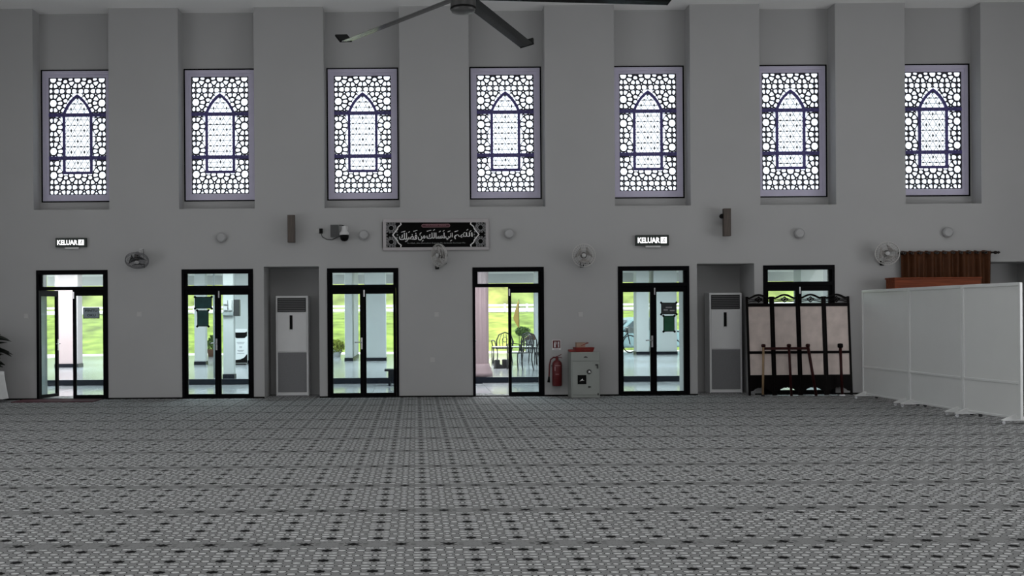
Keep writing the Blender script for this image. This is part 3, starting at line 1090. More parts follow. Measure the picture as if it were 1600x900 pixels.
FORMS = [  # words from left to right, each already in its joined letter forms and reversed for left-to-right setting
    ('\ufeda\ufee0\ufec0\ufed3', -0.700, -0.354, -0.092, 0.034),
    ('\ufee6\ufee3', -0.340, -0.200, -0.102, 0.004),
    ('\ufeda\ufedf\u0627\ufeb4\ufe8d', -0.180, 0.167, -0.072, 0.034),
    ('\ufef2\ufee7\ufe8d', 0.180, 0.320, -0.096, 0.030),
    ('\ufee2\ufeec\ufee0\ufedf\ufe8d', 0.347, 0.700, -0.082, 0.034),
]
for wd, a, c, d, e in FORMS:
    text('arabic_word', wd, a, c, d - 0.005, e + 0.005, -0.0150, M['print_w'], bn, bold=0.018)
vm = MB()
for (a, zz, L) in ((-0.62, 0.060, .08), (-0.51, 0.052, .03), (-0.39, 0.075, .075), (-0.56, -0.120, .05), (-0.29, 0.030, .035), (-0.25, -0.115, .03), (-0.13, 0.075, .085), (-0.035, 0.088, .03),
                   (0.075, 0.058, .035), (0.15, 0.072, .03), (0.25, 0.060, .05), (0.29, -0.115, .035), (0.39, 0.062, .07), (0.54, 0.030, .035), (0.60, 0.088, .03), (0.66, 0.062, .035)):
    vm.ribbon([(a - L / 2, zz - 0.010), (a + L / 2, zz + 0.012)], 0.012, -0.0150, -0.0130)
vm.build('vowel_marks', M['print_w'], bn, stuff=True)
text('translation_lettering', 'Ya Allah, Aku Memohon Kepada Mu daripada Kurniaan Mu', -0.55, 0.56, -ih * 0.74, -ih * 0.62, -0.0150, M['print_g'], bn)

# ------------------------------------------------------------------ fire extinguisher and its sign
x, z = at(869.5, 539, D)
r = thing('fire_extinguisher_sign', 'small red and white extinguisher sign on the wall', 'sign', (x, D, z))
MB().box(-0.082, 0.082, -0.006, 0, -0.095, 0.095).build('plate', M['print_w'], r)
MB().box(-0.072, 0.072, -0.008, -0.006, -0.060, 0.086).build('red_field', M['red'], r)
q = MB()
q.prism([(-0.045, -0.045), (-0.018, -0.045), (-0.018, 0.03), (-0.024, 0.045), (-0.024, 0.06), (-0.038, 0.06), (-0.038, 0.045), (-0.045, 0.03)], -0.0095, -0.008)
q.ribbon([(-0.024, 0.056), (0.0, 0.05), (0.004, 0.01)], 0.007, -0.0095, -0.008)
for k in range(4):
    zc = -0.035 + 0.028 * k
    q.prism([(0.024, zc - 0.010), (0.052, zc - 0.010), (0.046, zc + 0.002), (0.052, zc + 0.012), (0.030, zc + 0.012)], -0.0095, -0.008)
q.build('pictogram', M['print_w'], r, stuff=True)
MB().box(-0.05, 0.05, -0.0075, -0.006, -0.082, -0.074).build('caption_line', M['print_k'], r)

x, zb = at(870.5, 603, D - 0.1)
r = thing('fire_extinguisher', 'red fire extinguisher hanging by its bracket beside the steel cabinet', 'extinguisher', (x, D - 0.105, zb))
MB().lathe([(0.0, 0.0), (0.085, 0.0), (0.096, 0.012), (0.096, 0.40), (0.088, 0.44), (0.06, 0.475), (0.03, 0.49), (0.028, 0.52), (0, 0.52)], 24).build('cylinder', M['red'], r)
MB().box(-0.05, 0.05, 0.09, 0.105, 0.30, 0.46).box(-0.102, 0.102, 0.0, 0.096, 0.375, 0.385).build('wall_bracket', M['blackp'], r)
b = MB().cyl((0, 0, 0.51), (0, 0, 0.555), 0.026, n=12)
b.ribbon([(-0.02, 0.555), (0.04, 0.575), (0.085, 0.60)], 0.014, -0.012, 0.012)
b.ribbon([(-0.02, 0.535), (0.05, 0.545), (0.095, 0.53)], 0.012, -0.012, 0.012)
b.build('valve_lever', M['red'], r)
MB().tube([(-0.02, 0, 0.54), (-0.07, -0.03, 0.545), (-0.125, -0.03, 0.50), (-0.145, -0.02, 0.40), (-0.15, -0.02, 0.26), (-0.155, -0.02, 0.17)], 0.014, 8).build('hose', M['red'], r)
MB().cyl((-0.155, -0.02, 0.18), (-0.163, -0.02, 0.07), 0.016, 0.028, n=12).build('nozzle', M['blackp'], r)
lb = []
for (zz0, zz1, a0, a1) in ((0.385, 0.395, -0.5, 0.6), (0.222, 0.232, -0.45, 0.25), (0.29, 0.37, -0.62, -0.45)):
    q = MB()
    vs = [(0.0968 * math.sin(a0 + (a1 - a0) * k / 8), -0.0968 * math.cos(a0 + (a1 - a0) * k / 8), zz) for zz in (zz0, zz1) for k in range(9)]
    q.add(vs, [(k, k + 1, k + 10, k + 9) for k in range(8)], True)
    q.build('label_print', M['pink'], r)

# ------------------------------------------------------------------ steel cabinet with the red carton
Yc = 19.45
x0, _ = at(892.5, 600, Yc)
x1, zt = at(937, 550, Yc)
r = thing('steel_cabinet', 'low grey-green steel safe cabinet against the wall by the extinguisher', 'cabinet', ((x0 + x1) / 2, Yc, 0))
w = (x1 - x0) / 2
MB().box(-w, w, 0.0, D - Yc - 0.014, 0.0, zt).build('body', M['safe'], r, bevel=0.008)
dd = MB().box(-w + 0.025, w - 0.012, -0.014, 0.0, 0.055, zt - 0.185).build('door', M['safe'], r, bevel=0.004)
MB().box(-w + 0.01, w - 0.01, -0.008, 0.0, zt - 0.165, zt - 0.01).build('top_panel', M['safe'], r, bevel=0.004)
q = MB().prism([(-0.035, zt - 0.105), (0.045, zt - 0.105), (0.032, zt - 0.085), (0.0, zt - 0.075), (-0.022, zt - 0.085)], -0.011, -0.008)
q.build('maker_plate', M['safed'], r)
bs = MB().box(-0.150, 0.012, -0.018, -0.014, 0.255, 0.425).build('black_plate', M['blackp'], dd)
q = MB().prism([(-0.115, 0.305), (-0.07, 0.325), (-0.02, 0.318), (-0.05, 0.33), (-0.055, 0.36), (-0.075, 0.345)], -0.0195, -0.018)
q.build('plate_mark', M['print_w'], bs)
MB().cyl((0.065, -0.014, 0.485), (0.065, -0.045, 0.485), 0.045, 0.038, n=20).build('dial', M['safed'], dd)
MB().prism([(0.045, 0.47), (0.095, 0.47), (0.075, 0.50), (0.055, 0.505)], -0.048, -0.045).build('dial_mark', M['print_w'], dd)
MB().cyl((0.062, -0.014, 0.205), (0.062, -0.03, 0.205), 0.018, n=16).cyl((0.085, -0.014, 0.205), (0.085, -0.03, 0.205), 0.012, n=12).build('keyhole', M['safed'], dd)
MB().box(w - 0.055, w - 0.035, -0.035, -0.014, 0.545, 0.625).box(w - 0.085, w - 0.035, -0.03, -0.014, 0.60, 0.625).build('latch', M['safed'], dd)
MB().box(w - 0.05, w - 0.025, -0.024, -0.014, 0.045, 0.085).build('hinge', M['safed'], dd)
cbx = (x0 + x1) / 2
r = thing('red_carton', 'open red carton lying on the grey-green steel cabinet', 'carton', (cbx, Yc + 0.16, zt))
b = MB()
b.add([(-0.17, -0.12, 0), (0.15, -0.12, 0), (0.15, 0.14, 0), (-0.17, 0.14, 0), (-0.19, -0.14, 0.085), (0.18, -0.14, 0.085), (0.18, 0.16, 0.085), (-0.19, 0.16, 0.085)],
      [(0, 1, 2, 3), (4, 5, 6, 7), (0, 1, 5, 4), (1, 2, 6, 5), (2, 3, 7, 6), (3, 0, 4, 7)])
b.build('tray', M['redbag'], r, bevel=0.006)
MB().box(-0.285, -0.17, -0.10, 0.12, 0.0, 0.045).build('flap', M['redbag'], r, bevel=0.01)
MB().box(-0.06, 0.10, -0.1335, -0.130, 0.028, 0.050, Matrix.Rotation(-0.1, 4, 'X')).build('lettering_strip', M['beige'], r)
r = thing('card_box', 'small beige card box tilted on top of the red carton', 'box', (cbx - 0.045, Yc + 0.16, zt + 0.085))
MB().box(-0.105, 0.06, -0.08, 0.08, 0.0, 0.092).build('box_body', M['beige'], r, bevel=0.004)
MB().box(-0.02, 0.13, -0.085, 0.08, 0.004, 0.016, Matrix.Translation((0, 0, 0.03)) @ Matrix.Rotation(-0.35, 4, 'Y')).build('lid', M['redbag'], r)

# ------------------------------------------------------------------ folding screen
SX0, _ = at(1170, 618, 19.68)
SX1, _ = at(1333, 618, 19.68)
lean = math.atan2(0.14, 1.9)
scr = thing('folding_screen', 'black carved folding screen of four pale panels leaning before the right door', 'screen', ((SX0 + SX1) / 2, 19.68, 0.002), (-lean, 0, 0))
PWd = (SX1 - SX0) / 4
for k in range(4):
    xa = -2 * PWd + k * PWd
    b = MB()
    st = 0.042
    y0, y1 = (0.0, 0.03)
    b.box(xa + 0.002, xa + st, y0, y1, 0.0, 1.87).box(xa + PWd - st, xa + PWd - 0.002, y0, y1, 0.0, 1.87)
    b.box(xa + st, xa + PWd - st, y0, y1, 1.68, 1.745).box(xa + st, xa + PWd - st, y0, y1, 0.785, 0.835)
    b.box(xa + st, xa + PWd - st, y0, y1, 0.17, 0.385)
    fr = b.build('panel_frame', M['ebony'], scr)
    MB().box(xa + st, xa + PWd - st, 0.010, 0.018, 0.835, 1.68).build('upper_fabric', M['screen'], fr)
    MB().box(xa + st, xa + PWd - st, 0.010, 0.018, 0.385, 0.785).build('lower_fabric', M['screen'], fr)
    c = MB()
    xm = xa + PWd / 2
    hw = PWd / 2 - st + 0.004
    arc = [(xm + hw * t, 1.83 + 0.075 * math.cos(t * PI / 2) ** 1.5 + (0.02 if abs(t) > .9 else 0)) for t in [q / 8 - 1 for q in range(17)]]
    c.ribbon(arc, 0.034, 0.004, 0.026)
    c.ribbon([(xm - 0.055, 1.815), (xm, 1.865), (xm + 0.055, 1.815), (xm, 1.765)], 0.018, 0.004, 0.026, closed=True)
    c.prism([(xm - 0.030, 1.815), (xm, 1.842), (xm + 0.030, 1.815), (xm, 1.788)], 0.004, 0.026)
    for s in (-1, 1):
        c.ribbon([(xm + s * 0.05, 1.80), (xm + s * 0.09, 1.790), (xm + s * 0.13, 1.785), (xm + s * hw, 1.765)], 0.016, 0.004, 0.026)
        c.ribbon([(xm + s * 0.045, 1.84), (xm + s * 0.09, 1.815), (xm + s * 0.14, 1.815), (xm + s * hw, 1.80)], 0.013, 0.004, 0.026)
    c.build('carved_crest', M['ebony'], fr, stuff=True)
    f = MB()
    f.prism([(xa + st, 0.17), (xa + PWd - st, 0.17), (xa + PWd - st, 0.075), (xa + PWd - st - 0.05, 0.085), (xa + PWd - st - 0.08, 0.115), (xm + 0.06, 0.145), (xm + 0.02, 0.14), (xm, 0.155),
             (xm - 0.02, 0.14), (xm - 0.06, 0.145), (xa + st + 0.08, 0.115), (xa + st + 0.05, 0.085), (xa + st, 0.075)][::-1], 0.006, 0.024)
    f.build('foot_apron', M['ebony'], fr)

# wooden hand frame and single post propped against the screen
x0, _ = at(1192, 618, 19.55)
r = thing('wooden_hand_frame', 'three-legged dark red wooden rail propped against the folding screen', 'rail', (x0, 19.55, 0), (-0.06, 0, 0))
b = MB().cyl((0.0, 0, 0.01), (0.035, 0, 0.93), 0.022, n=10)
b.build('leg', M['tanw'], r)
MB().cyl((0.535, 0, 0.0), (0.515, 0, 0.93), 0.024, n=10).build('leg', M['stickw'], r)
MB().cyl((1.0, 0, 0.0), (0.87, 0, 0.93), 0.027, n=10).build('leg', M['stickw'], r)
MB().box(0.02, 0.89, -0.018, 0.018, 0.865, 0.915).build('top_rail', M['stickw'], r, bevel=0.006)
for xx in (0.035, 0.515, 0.87):
    MB().lathe([(0.0, 0.0), (0.036, 0.004), (0.042, 0.03), (0.036, 0.055), (0.0, 0.062)], 12, Matrix.Translation((xx, 0, 0.915))).build('post_cap', M['stickw'], r)
MB().lathe([(0.0, 0.0), (0.036, 0.004), (0.032, 0.025), (0.0, 0.025)], 12, Matrix.Translation((0.0, 0, 0))).build('rubber_foot', M['rubber'], r)
x0, _ = at(1316, 618, 19.55)
r = thing('wooden_post', 'single dark red wooden post standing before the screen\'s right panel', 'post', (x0, 19.55, 0), (-0.05, 0, 0))
MB().cyl((0, 0, 0.02), (-0.012, 0, 0.90), 0.026, n=10).build('shaft', M['stickw'], r)
MB().lathe([(0.0, 0.0), (0.04, 0.004), (0.05, 0.02), (0.05, 0.07), (0.038, 0.085), (0, 0.09)], 12, Matrix.Translation((-0.012, 0, 0.89))).build('cap', M['ebony'], r)
MB().box(-0.07, 0.03, -0.05, 0.05, 0.0, 0.02).build('foot_plate', M['silver'], r)

# ------------------------------------------------------------------ white partition boards on castered feet
PT = [(8.10, 18.92), (8.135, 17.20), (8.15, 15.55), (8.30, 14.30)]
for k in range(3):
    p, q = Vector(PT[k]), Vector(PT[k + 1])
    d = q - p
    L = d.length
    lab = ('farthest white partition board, next to the folding screen', 'middle white partition board of the row of three', 'nearest white partition board at the right edge of the picture')[k]
    r = thing('partition_board', lab, 'partition', (p.x, p.y, 0), (0, 0, math.atan2(d.y, d.x)), group='white partition boards along the right side')
    b = MB()
    z0, z1, f, t = 0.075, 1.955, 0.045, 0.02
    b.box(0.004, f, -t, t, z0, z1).box(L - f, L - 0.004, -t, t, z0, z1)
    b.box(f, L - f, -t, t, z1 - f, z1).box(f, L - f, -t, t, z0, z0 + 0.03).box(f, L - f, -t, t, 0.555, 0.59)
    b.build('frame', M['pframe'], r, bevel=0.004)
    MB().box(f, L - f, -0.007, 0.007, 0.59, z1 - f).build('upper_board', M['board'], r)
    MB().box(f, L - f, -0.007, 0.007, z0 + 0.03, 0.555).build('lower_board', M['board'], r)
    for xx in (0.12, L - 0.12):
        m = Matrix.Translation((xx, 0, 0))
        fo = MB().add([(-0.02, -0.21, 0.05), (0.02, -0.21, 0.05), (0.02, 0.21, 0.05), (-0.02, 0.21, 0.05), (-0.02, -0.21, 0.065), (0.02, -0.21, 0.065), (0.02, 0.21, 0.065), (-0.02, 0.21, 0.065),
                       (-0.02, -0.03, 0.13), (0.02, -0.03, 0.13), (0.02, 0.03, 0.13), (-0.02, 0.03, 0.13)],
                      [(0, 1, 2, 3), (0, 1, 5, 4), (2, 3, 7, 6), (4, 5, 9, 8), (6, 7, 11, 10), (8, 9, 10, 11), (1, 2, 6, 5), (0, 3, 7, 4), (5, 6, 10, 9), (4, 7, 11, 8)], m=m)
        fo = fo.build('foot', M['pframe'], r)
        for yy in (-0.19, 0.19):
            MB().cyl((xx - 0.012, yy, 0.025), (xx + 0.012, yy, 0.025), 0.025, n=12).build('caster', M['silver'] if yy < 0 else M['rubber'], fo)

# ------------------------------------------------------------------ brown cupboard and curtain behind the boards
x0, zt = at(1398, 433.5, 19.30)
x1, _ = at(1533, 433, 19.30)
r = thing('wooden_cupboard', 'tall red-brown wooden cupboard standing behind the white boards', 'cupboard', (x0, 19.30, 0))
w = x1 - x0
MB().box(0, w, 0.0, 0.36, 0.0, zt - 0.03).build('carcass', M['wood'], r)
MB().box(-0.015, w + 0.015, -0.02, 0.38, zt - 0.03, zt).build('top_board', M['wood'], r, bevel=0.005)
for k in (0, 1):
    d_ = MB().box(k * w / 2 + 0.01, (k + 1) * w / 2 - 0.01, -0.02, 0.0, 0.08, zt - 0.24).build('door', M['wood'], r, bevel=0.004)
    MB().cyl((w / 2 + (0.05 if k else -0.05), -0.02, 1.05), (w / 2 + (0.05 if k else -0.05), -0.05, 1.05), 0.014, n=10).build('knob', M['silver'], d_)

xa, zr = at(1404, 395.5, 19.76)
xb, _ = at(1561, 395.5, 19.76)
zr2 = zr
r = thing('curtain_rod', 'dark curtain rod with pointed finials above the cupboard', 'rod', (xa, 19.76, zr))
MB().cyl((0.0, 0, 0), (xb - xa, 0, 0), 0.016, n=10).build('pole', M['rail'], r)
for s, xx in ((-1, 0.0), (1, xb - xa)):
    MB().lathe([(0.014, 0.0), (0.034, 0.02), (0.03, 0.05), (0.012, 0.07), (0.03, 0.09), (0.0, 0.13)], 12, Matrix.Translation((xx - s * 0.10, 0, 0)) @ Matrix.Rotation(s * PI / 2, 4, 'Y')).build('finial', M['rail'], r)
for xx in (0.06, xb - xa - 0.16):
    MB().box(xx, xx + 0.025, 0.0, D - 19.76, -0.02, 0.02).build('rod_bracket', M['rail'], r)
x0, _ = at(1409, 400, 19.74)
x1, _ = at(1549, 400, 19.74)
cur = thing('eyelet_curtain', 'dark brown eyelet curtain hanging in folds from the rod', 'curtain', (x0, 19.76, zr))
b = MB()
N, nz = 160, 14
wd = x1 - x0
vs, fs = [], []
for j in range(nz + 1):
    t = j / nz
    for i in range(N + 1):
        u = i / N
        ph = u * 11 * 2 * PI + 0.5 * math.sin(u * 9)
        amp = 0.042 * (0.9 + 0.25 * math.sin(u * 23)) * (1 - 0.15 * t)
        vs.append((u * wd + 0.012 * math.sin(ph * 0.5 + t * 3), amp * math.sin(ph) + 0.01 * math.sin(5 * t + u * 30), 0.035 + (0.012 * math.sin(ph * 1.0) if j == 0 else 0) - t * 2.45))
for j in range(nz):
    for i in range(N):
        o = j * (N + 1) + i
        fs.append((o, o + 1, o + N + 2, o + N + 1))
b.add(vs, fs, True)
o = b.build('cloth', M['curtain'], cur)
sol = o.modifiers.new('thickness', 'SOLIDIFY')
sol.thickness = 0.006
for k in range(12):
    u = (k + 0.25) / 11.0
    if u > 1: continue
    xx = u * wd
    MB().tube([(xx, -0.062 + 0.0 * q, 0.0) if False else (xx + 0.024 * math.cos(2 * PI * q / 14), -0.047, 0.024 * math.sin(2 * PI * q / 14)) for q in range(14)], 0.005, 5, closed=True).build('eyelet', M['hub'], cur)

# ------------------------------------------------------------------ left corner: mat, table, plant
(xa, _), (xb, _) = at(26, 627, 19.5), at(152, 627, 19.5)
o = MB().box(xa, xb, 19.22, 19.82, 0.0, 0.014).build('doormat', M['mat_r'], bevel=0.004)
tag(o, 'dark maroon doormat lying before the left door', 'mat')
TX, TY, TZ = -7.98, 19.2, 0.565
r = thing('round_table', 'low round table under the white cloth at the left edge', 'table', (TX, TY, 0))
MB().lathe([(0.0, 0), (0.36, 0), (0.36, 0.02), (0.0, 0.02)], 24, Matrix.Translation((0, 0, TZ - 0.02))).build('tabletop', M['wood'], r)
for k in range(4):
    a = PI / 4 + k * PI / 2
    MB().cyl((0.24 * math.cos(a), 0.24 * math.sin(a), 0), (0.22 * math.cos(a), 0.22 * math.sin(a), TZ - 0.02), 0.02, n=8).build('leg', M['blackp'], r)
b = MB()
n, rows = 72, 8
vs, fs = [(0, 0, TZ + 0.006)], []
for j in range(rows + 1):
    t = j / rows
    for i in range(n):
        a = 2 * PI * i / n
        fold = 0.028 * t * math.sin(9 * a + 0.6) + 0.012 * t * math.sin(17 * a)
        rr = 0.365 + 0.055 * t + fold
        vs.append((rr * math.cos(a), rr * math.sin(a), TZ + 0.006 - t * (TZ - 0.07) + (0.006 * math.sin(9 * a) * t)))
for i in range(n):
    fs.append((0, 1 + i, 1 + (i + 1) % n))
for j in range(rows):
    for i in range(n):
        fs.append((1 + j * n + i, 1 + j * n + (i + 1) % n, 1 + (j + 1) * n + (i + 1) % n, 1 + (j + 1) * n + i))
b.add(vs, fs, True)
o = b.build('tablecloth', M['cloth'], loc=(TX, TY, 0))
tag(o, 'white cloth hanging to the floor over the low table', 'tablecloth')
r = thing('potted_plant', 'dark broad-leaved potted plant on the clothed table at the left edge', 'plant', (TX - 0.03, TY, TZ + 0.008))
MB().lathe([(0.0, 0), (0.10, 0), (0.14, 0.16), (0.15, 0.18), (0.125, 0.18), (0.12, 0.15), (0, 0.15)], 20).build('pot', M['pot'], r)


def leaf_mesh(L, w, m):
    b = MB()
    n = 7
    vs, fs = [], []
    for i in range(n):
        t = i / (n - 1)
        ww = w * math.sin(PI * min(1, t * 0.93 + 0.05)) ** 0.8
        z = -0.35 * L * t * t
        vs += [(t * L, -ww, z + 0.2 * ww), (t * L, 0, z), (t * L, ww, z + 0.2 * ww)]
    for i in range(n - 1):
        o = 3 * i
        fs += [(o, o + 1, o + 4, o + 3), (o + 1, o + 2, o + 5, o + 4)]
    return b.add(vs, fs, True, m)


RP = random.Random(3)
for k in range(64):
    a = RP.uniform(0, 2 * PI)
    zz = RP.uniform(0.10, 0.70)
    if zz < 0.2: a = RP.uniform(-1.2, 1.2)
    ex = 0.18 + 0.16 * math.sin(PI * (zz - 0.05) / 0.75)
    st = Vector((0.05 * math.cos(a), 0.05 * math.sin(a), zz))
    m = Matrix.Translation(st) @ Matrix.Rotation(a, 4, 'Z') @ Matrix.Rotation(-RP.uniform(-0.1, 0.6), 4, 'Y') @ Matrix.Rotation(RP.uniform(-0.7, 0.7), 4, 'X')
    leaf_mesh(ex * 1.42, 0.095, m).build('leaf', M['leafd'], r)
MB().tube([(0, 0, 0.15), (0.01, 0.0, 0.4), (0.0, 0.02, 0.72)], 0.012, 6).build('stem', M['leafd'], r)
# ------------------------------------------------------------------ notices on the door glass
def notice(px0, px1, py0, py1, m, label, lines=None, corners=False, y=D + 0.036):
    (x0, z1), (x1, z0) = at(px0, py0, y), at(px1, py1, y)
    cx, cz, w, h = (x0 + x1) / 2, (z0 + z1) / 2, (x1 - x0) / 2, (z1 - z0) / 2
    r = thing('notice', label, 'notice', (cx, y, cz), group='notices stuck on the door glass')
    MB().box(-w, w, 0.0, 0.003, -h, h).build('sheet', m, r)
    e = MB()
    t = 0.012
    e.box(-w, w, -0.002, 0, h - t, h).box(-w, w, -0.002, 0, -h, -h + t).box(-w, -w + t, -0.002, 0, -h + t, h - t).box(w - t, w, -0.002, 0, -h + t, h - t)
    e.build('border', M['print_k'], r)
    if corners:
        for sx in (-1, 1):
            for sz in (-1, 1):
                MB().prism([(sx * w - 0.028, sz * h), (sx * w, sz * h - 0.028), (sx * w + 0.028, sz * h), (sx * w, sz * h + 0.028)], -0.004, -0.002).build('corner_tape', M['print_k'], r)
    if lines:
        n = len(lines)
        for k, tx in enumerate(lines):
            zc = h * (1 - (2 * k + 1) / n) * 0.85
            ww = w * 0.74 * (1.0 if len(tx) > 3 else 0.72)
            text('lettering', tx, -ww, ww, zc - h * 0.22, zc + h * 0.22, -0.003, M['print_k'], r, bold=0.02)
    return r


notice(130, 155.5, 480.5, 497.5, M['bluesheet'], 'slate blue door notice in black capitals on the left door', ['PINTU', 'OKU'])
notice(304.5, 331, 464, 482, M['poster'], 'wide dark teal notice high on the second door', corners=True)
notice(308, 326, 485, 510, M['poster'], 'upright dark teal notice below the wide one on the second door', corners=True)
r = notice(1033, 1057, 473, 491, mat('dark_photo_notice', (0.02, 0.028, 0.03), 0.6, var=0.5, scale=14), 'dark landscape notice with taped corners on the fifth door', corners=True)
q = MB()
q.box(-0.10, -0.02, -0.0035, -0.002, -0.04, -0.015).box(0.02, 0.11, -0.0035, -0.002, -0.05, -0.03).box(-0.06, 0.06, -0.0035, -0.002, 0.01, 0.03)
q.build('photo_print', M['print_g'], r, stuff=True)
notice(1036.5, 1054, 493.5, 518, M['posterg'], 'plain green upright notice below the dark one on the fifth door', corners=True)

# ------------------------------------------------------------------ the porch outside
PORCH = 190.0                                          # watts per lamp added to brighten the porch
YS, YP = 23.9, 38.5                                     # step, outer edge of the porch
ZP = 0.13
OUT = D + BACK
lo = MB().box(-13, 15, OUT, YS, -0.14, -0.022).build('trim_1', M['tilelo'])
tag(lo, kind='structure')
tm = None
for c in BAY[:6]:                                       # porch tiles that can be told apart through the doors
    for i in range(-3, 4):
        for j in range(6):
            x = c * 1.10 + i * 0.40
            y = OUT + 0.005 + 0.29 + j * 0.575
            if abs(x - c * (y / D)) > 0.95: continue
            gx, gy = round(x / 0.6), j
            key = (gx, gy)
            if key in globals().setdefault('_done', set()): continue
            _done.add(key)
            if tm is None:
                tm = MB().box(-0.296, 0.296, -0.284, 0.284, -0.02, 0.0).build('tile', M['tile'], lo, bevel=0.003)
                tt = tm
            else:
                tt = tm.copy(); COL.objects.link(tt)
            tt.location = (gx * 0.6, y, R.uniform(-0.001, 0.001))
tag(MB().box(-13, 15, YS, YS + 0.05, -0.022, ZP - 0.004).build('trim_2', M['step']), kind='structure')
up = MB().box(-13, 15, YS + 0.05, YP, -0.1, ZP)
pt = bpy.data.materials.new('tiled_porch')
pt.use_nodes = True
nt = pt.node_tree
tc = nt.nodes.new('ShaderNodeTexCoord')
br = nt.nodes.new('ShaderNodeTexBrick')
br.offset = 0.0
br.inputs['Color1'].default_value = (0.42, 0.44, 0.46, 1)
br.inputs['Color2'].default_value = (0.38, 0.40, 0.42, 1)
br.inputs['Mortar'].default_value = (0.20, 0.21, 0.22, 1)
br.inputs['Scale'].default_value = 1.0
br.inputs['Mortar Size'].default_value = 0.008
br.inputs['Brick Width'].default_value = 0.6
br.inputs['Row Height'].default_value = 0.6
nt.links.new(tc.outputs['Object'], br.inputs['Vector'])
nt.links.new(br.outputs['Color'], nt.nodes['Principled BSDF'].inputs['Base Color'])
nt.nodes['Principled BSDF'].inputs['Roughness'].default_value = 0.16
tag(up.build('trim_3', pt), kind='structure')
tag(MB().box(-13.5, 15.5, OUT, YP + 0.4, 3.05, 3.25).box(-13.5, 15.5, YP - 0.3, YP, 2.72, 3.05).build('trim_4', M['col']), kind='structure')


def column(px0, px1, py, Y, label, m='col', dep=None, zb=ZP, rim=True, zt=3.05, fluted=False):
    x0, x1 = at(px0, py, Y)[0], at(px1, py, Y)[0]
    w = (x1 - x0) / 2
    dp = dep or 2 * w
    r = thing('porch_column', label, 'column', ((x0 + x1) / 2, Y, zb))
    h = zt - zb
    if fluted:
        b = MB()
        n = 48
        prof = []
        for k in range(n):
            a = 2 * PI * k / n
            q = w * (1.0 - (0.07 if (k % 6) in (2, 3, 4) else 0))
            prof.append((q * math.cos(a), q * math.sin(a)))
        vs = [(p[0], p[1] + w, z) for z in (0.30, h) for p in prof]
        b.add(vs, [(k, (k + 1) % n, (k + 1) % n + n, k + n) for k in range(n)])
        b.build('shaft', M[m], r)
        MB().lathe([(0, 0), (w * 1.42, 0), (w * 1.42, 0.10), (w * 1.28, 0.14), (w * 1.30, 0.19), (w * 1.12, 0.24), (w * 1.1, 0.30), (0, 0.30)], 32, Matrix.Translation((0, w, 0))).build('base_moulding', M[m], r)
    else:
        MB().box(-w, w, 0, dp, 0.10 if rim else 0, h).build('shaft', M[m], r, bevel=0.01)
        if rim:
            MB().box(-w - 0.015, w + 0.015, -0.015, dp + 0.015, 0.0, 0.10).build('skirting', M['step'], r)
    return r


column(86, 122, 572, 29.9, 'wide pinkish porch column seen through the open left door', 'colp', dep=0.42)
column(304, 321, 569, 30.9, 'slim pale porch column behind the teal notices')
column(349, 365.5, 595, YS + 0.08, 'grey porch pillar carrying the meter boxes', zb=ZP)
column(366, 394, 568, 31.4, 'broad pale porch wall pier behind the standing banner', dep=0.8)
column(539, 551, 563, 32.8, 'left porch pier, deep and narrow, in the view through the third door', dep=3.4)
column(570, 603, 563, 32.8, 'right broad porch column in the view through the third door', dep=0.7)
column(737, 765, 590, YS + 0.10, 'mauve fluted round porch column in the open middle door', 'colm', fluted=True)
column(836, 852, 560, 36.5, 'white porch column at the right of the middle door view', zb=ZP)
column(995, 1014.5, 553, 36.3, 'left porch column in the view through the fifth door', dep=0.5)
column(1022, 1058, 553, 36.3, 'broad porch column behind the notices of the fifth door', dep=0.7)
column(1252, 1290, 553, 36.3, 'broad pale porch column behind the folding screen', dep=0.7)
# long ceiling lamps added for porch brightness; one such fitting is known there
for k, (lx, ly) in enumerate([(x_, y_) for y_ in (22.3, 28.5, 33.5) for x_ in (-9.5, -4.0, 1.5, 7.0)]):
    side_ = ('far left', 'left', 'right', 'far right')[k % 4]
    row_ = ('next to the hall wall', 'in the middle of the porch', 'near the outer columns')[k // 4]
    r = thing('added_porch_lamp', f'added long white ceiling lamp {row_}, {side_} one of its row', 'lamp', (lx, ly, 3.05), group='added porch ceiling lamps')
    MB().box(-0.62, 0.62, -0.07, 0.07, -0.05, 0.0).build('lamp_body', M['white'], r)
    MB().box(-0.60, 0.60, -0.055, 0.055, -0.062, -0.05).build('diffuser', M['exit_w'], r)
    l = area('added_porch_light', (lx, ly, 2.98), (0, 0, 0), 2.4, 1.6, PORCH * (0.85 if k < 4 else 1.0), (0.93, 0.97, 1.0))
# thin dark down pipe beside the slim column
x, _ = at(335, 590, 24.4)
o = MB().cyl((0, 0, 0), (0, 0, 3.05 - ZP), 0.022, n=10).build('down_pipe', M['meter'], loc=(x, 24.4, ZP))
tag(o, 'thin grey pipe standing between the slim column and the meter pillar', 'pipe')

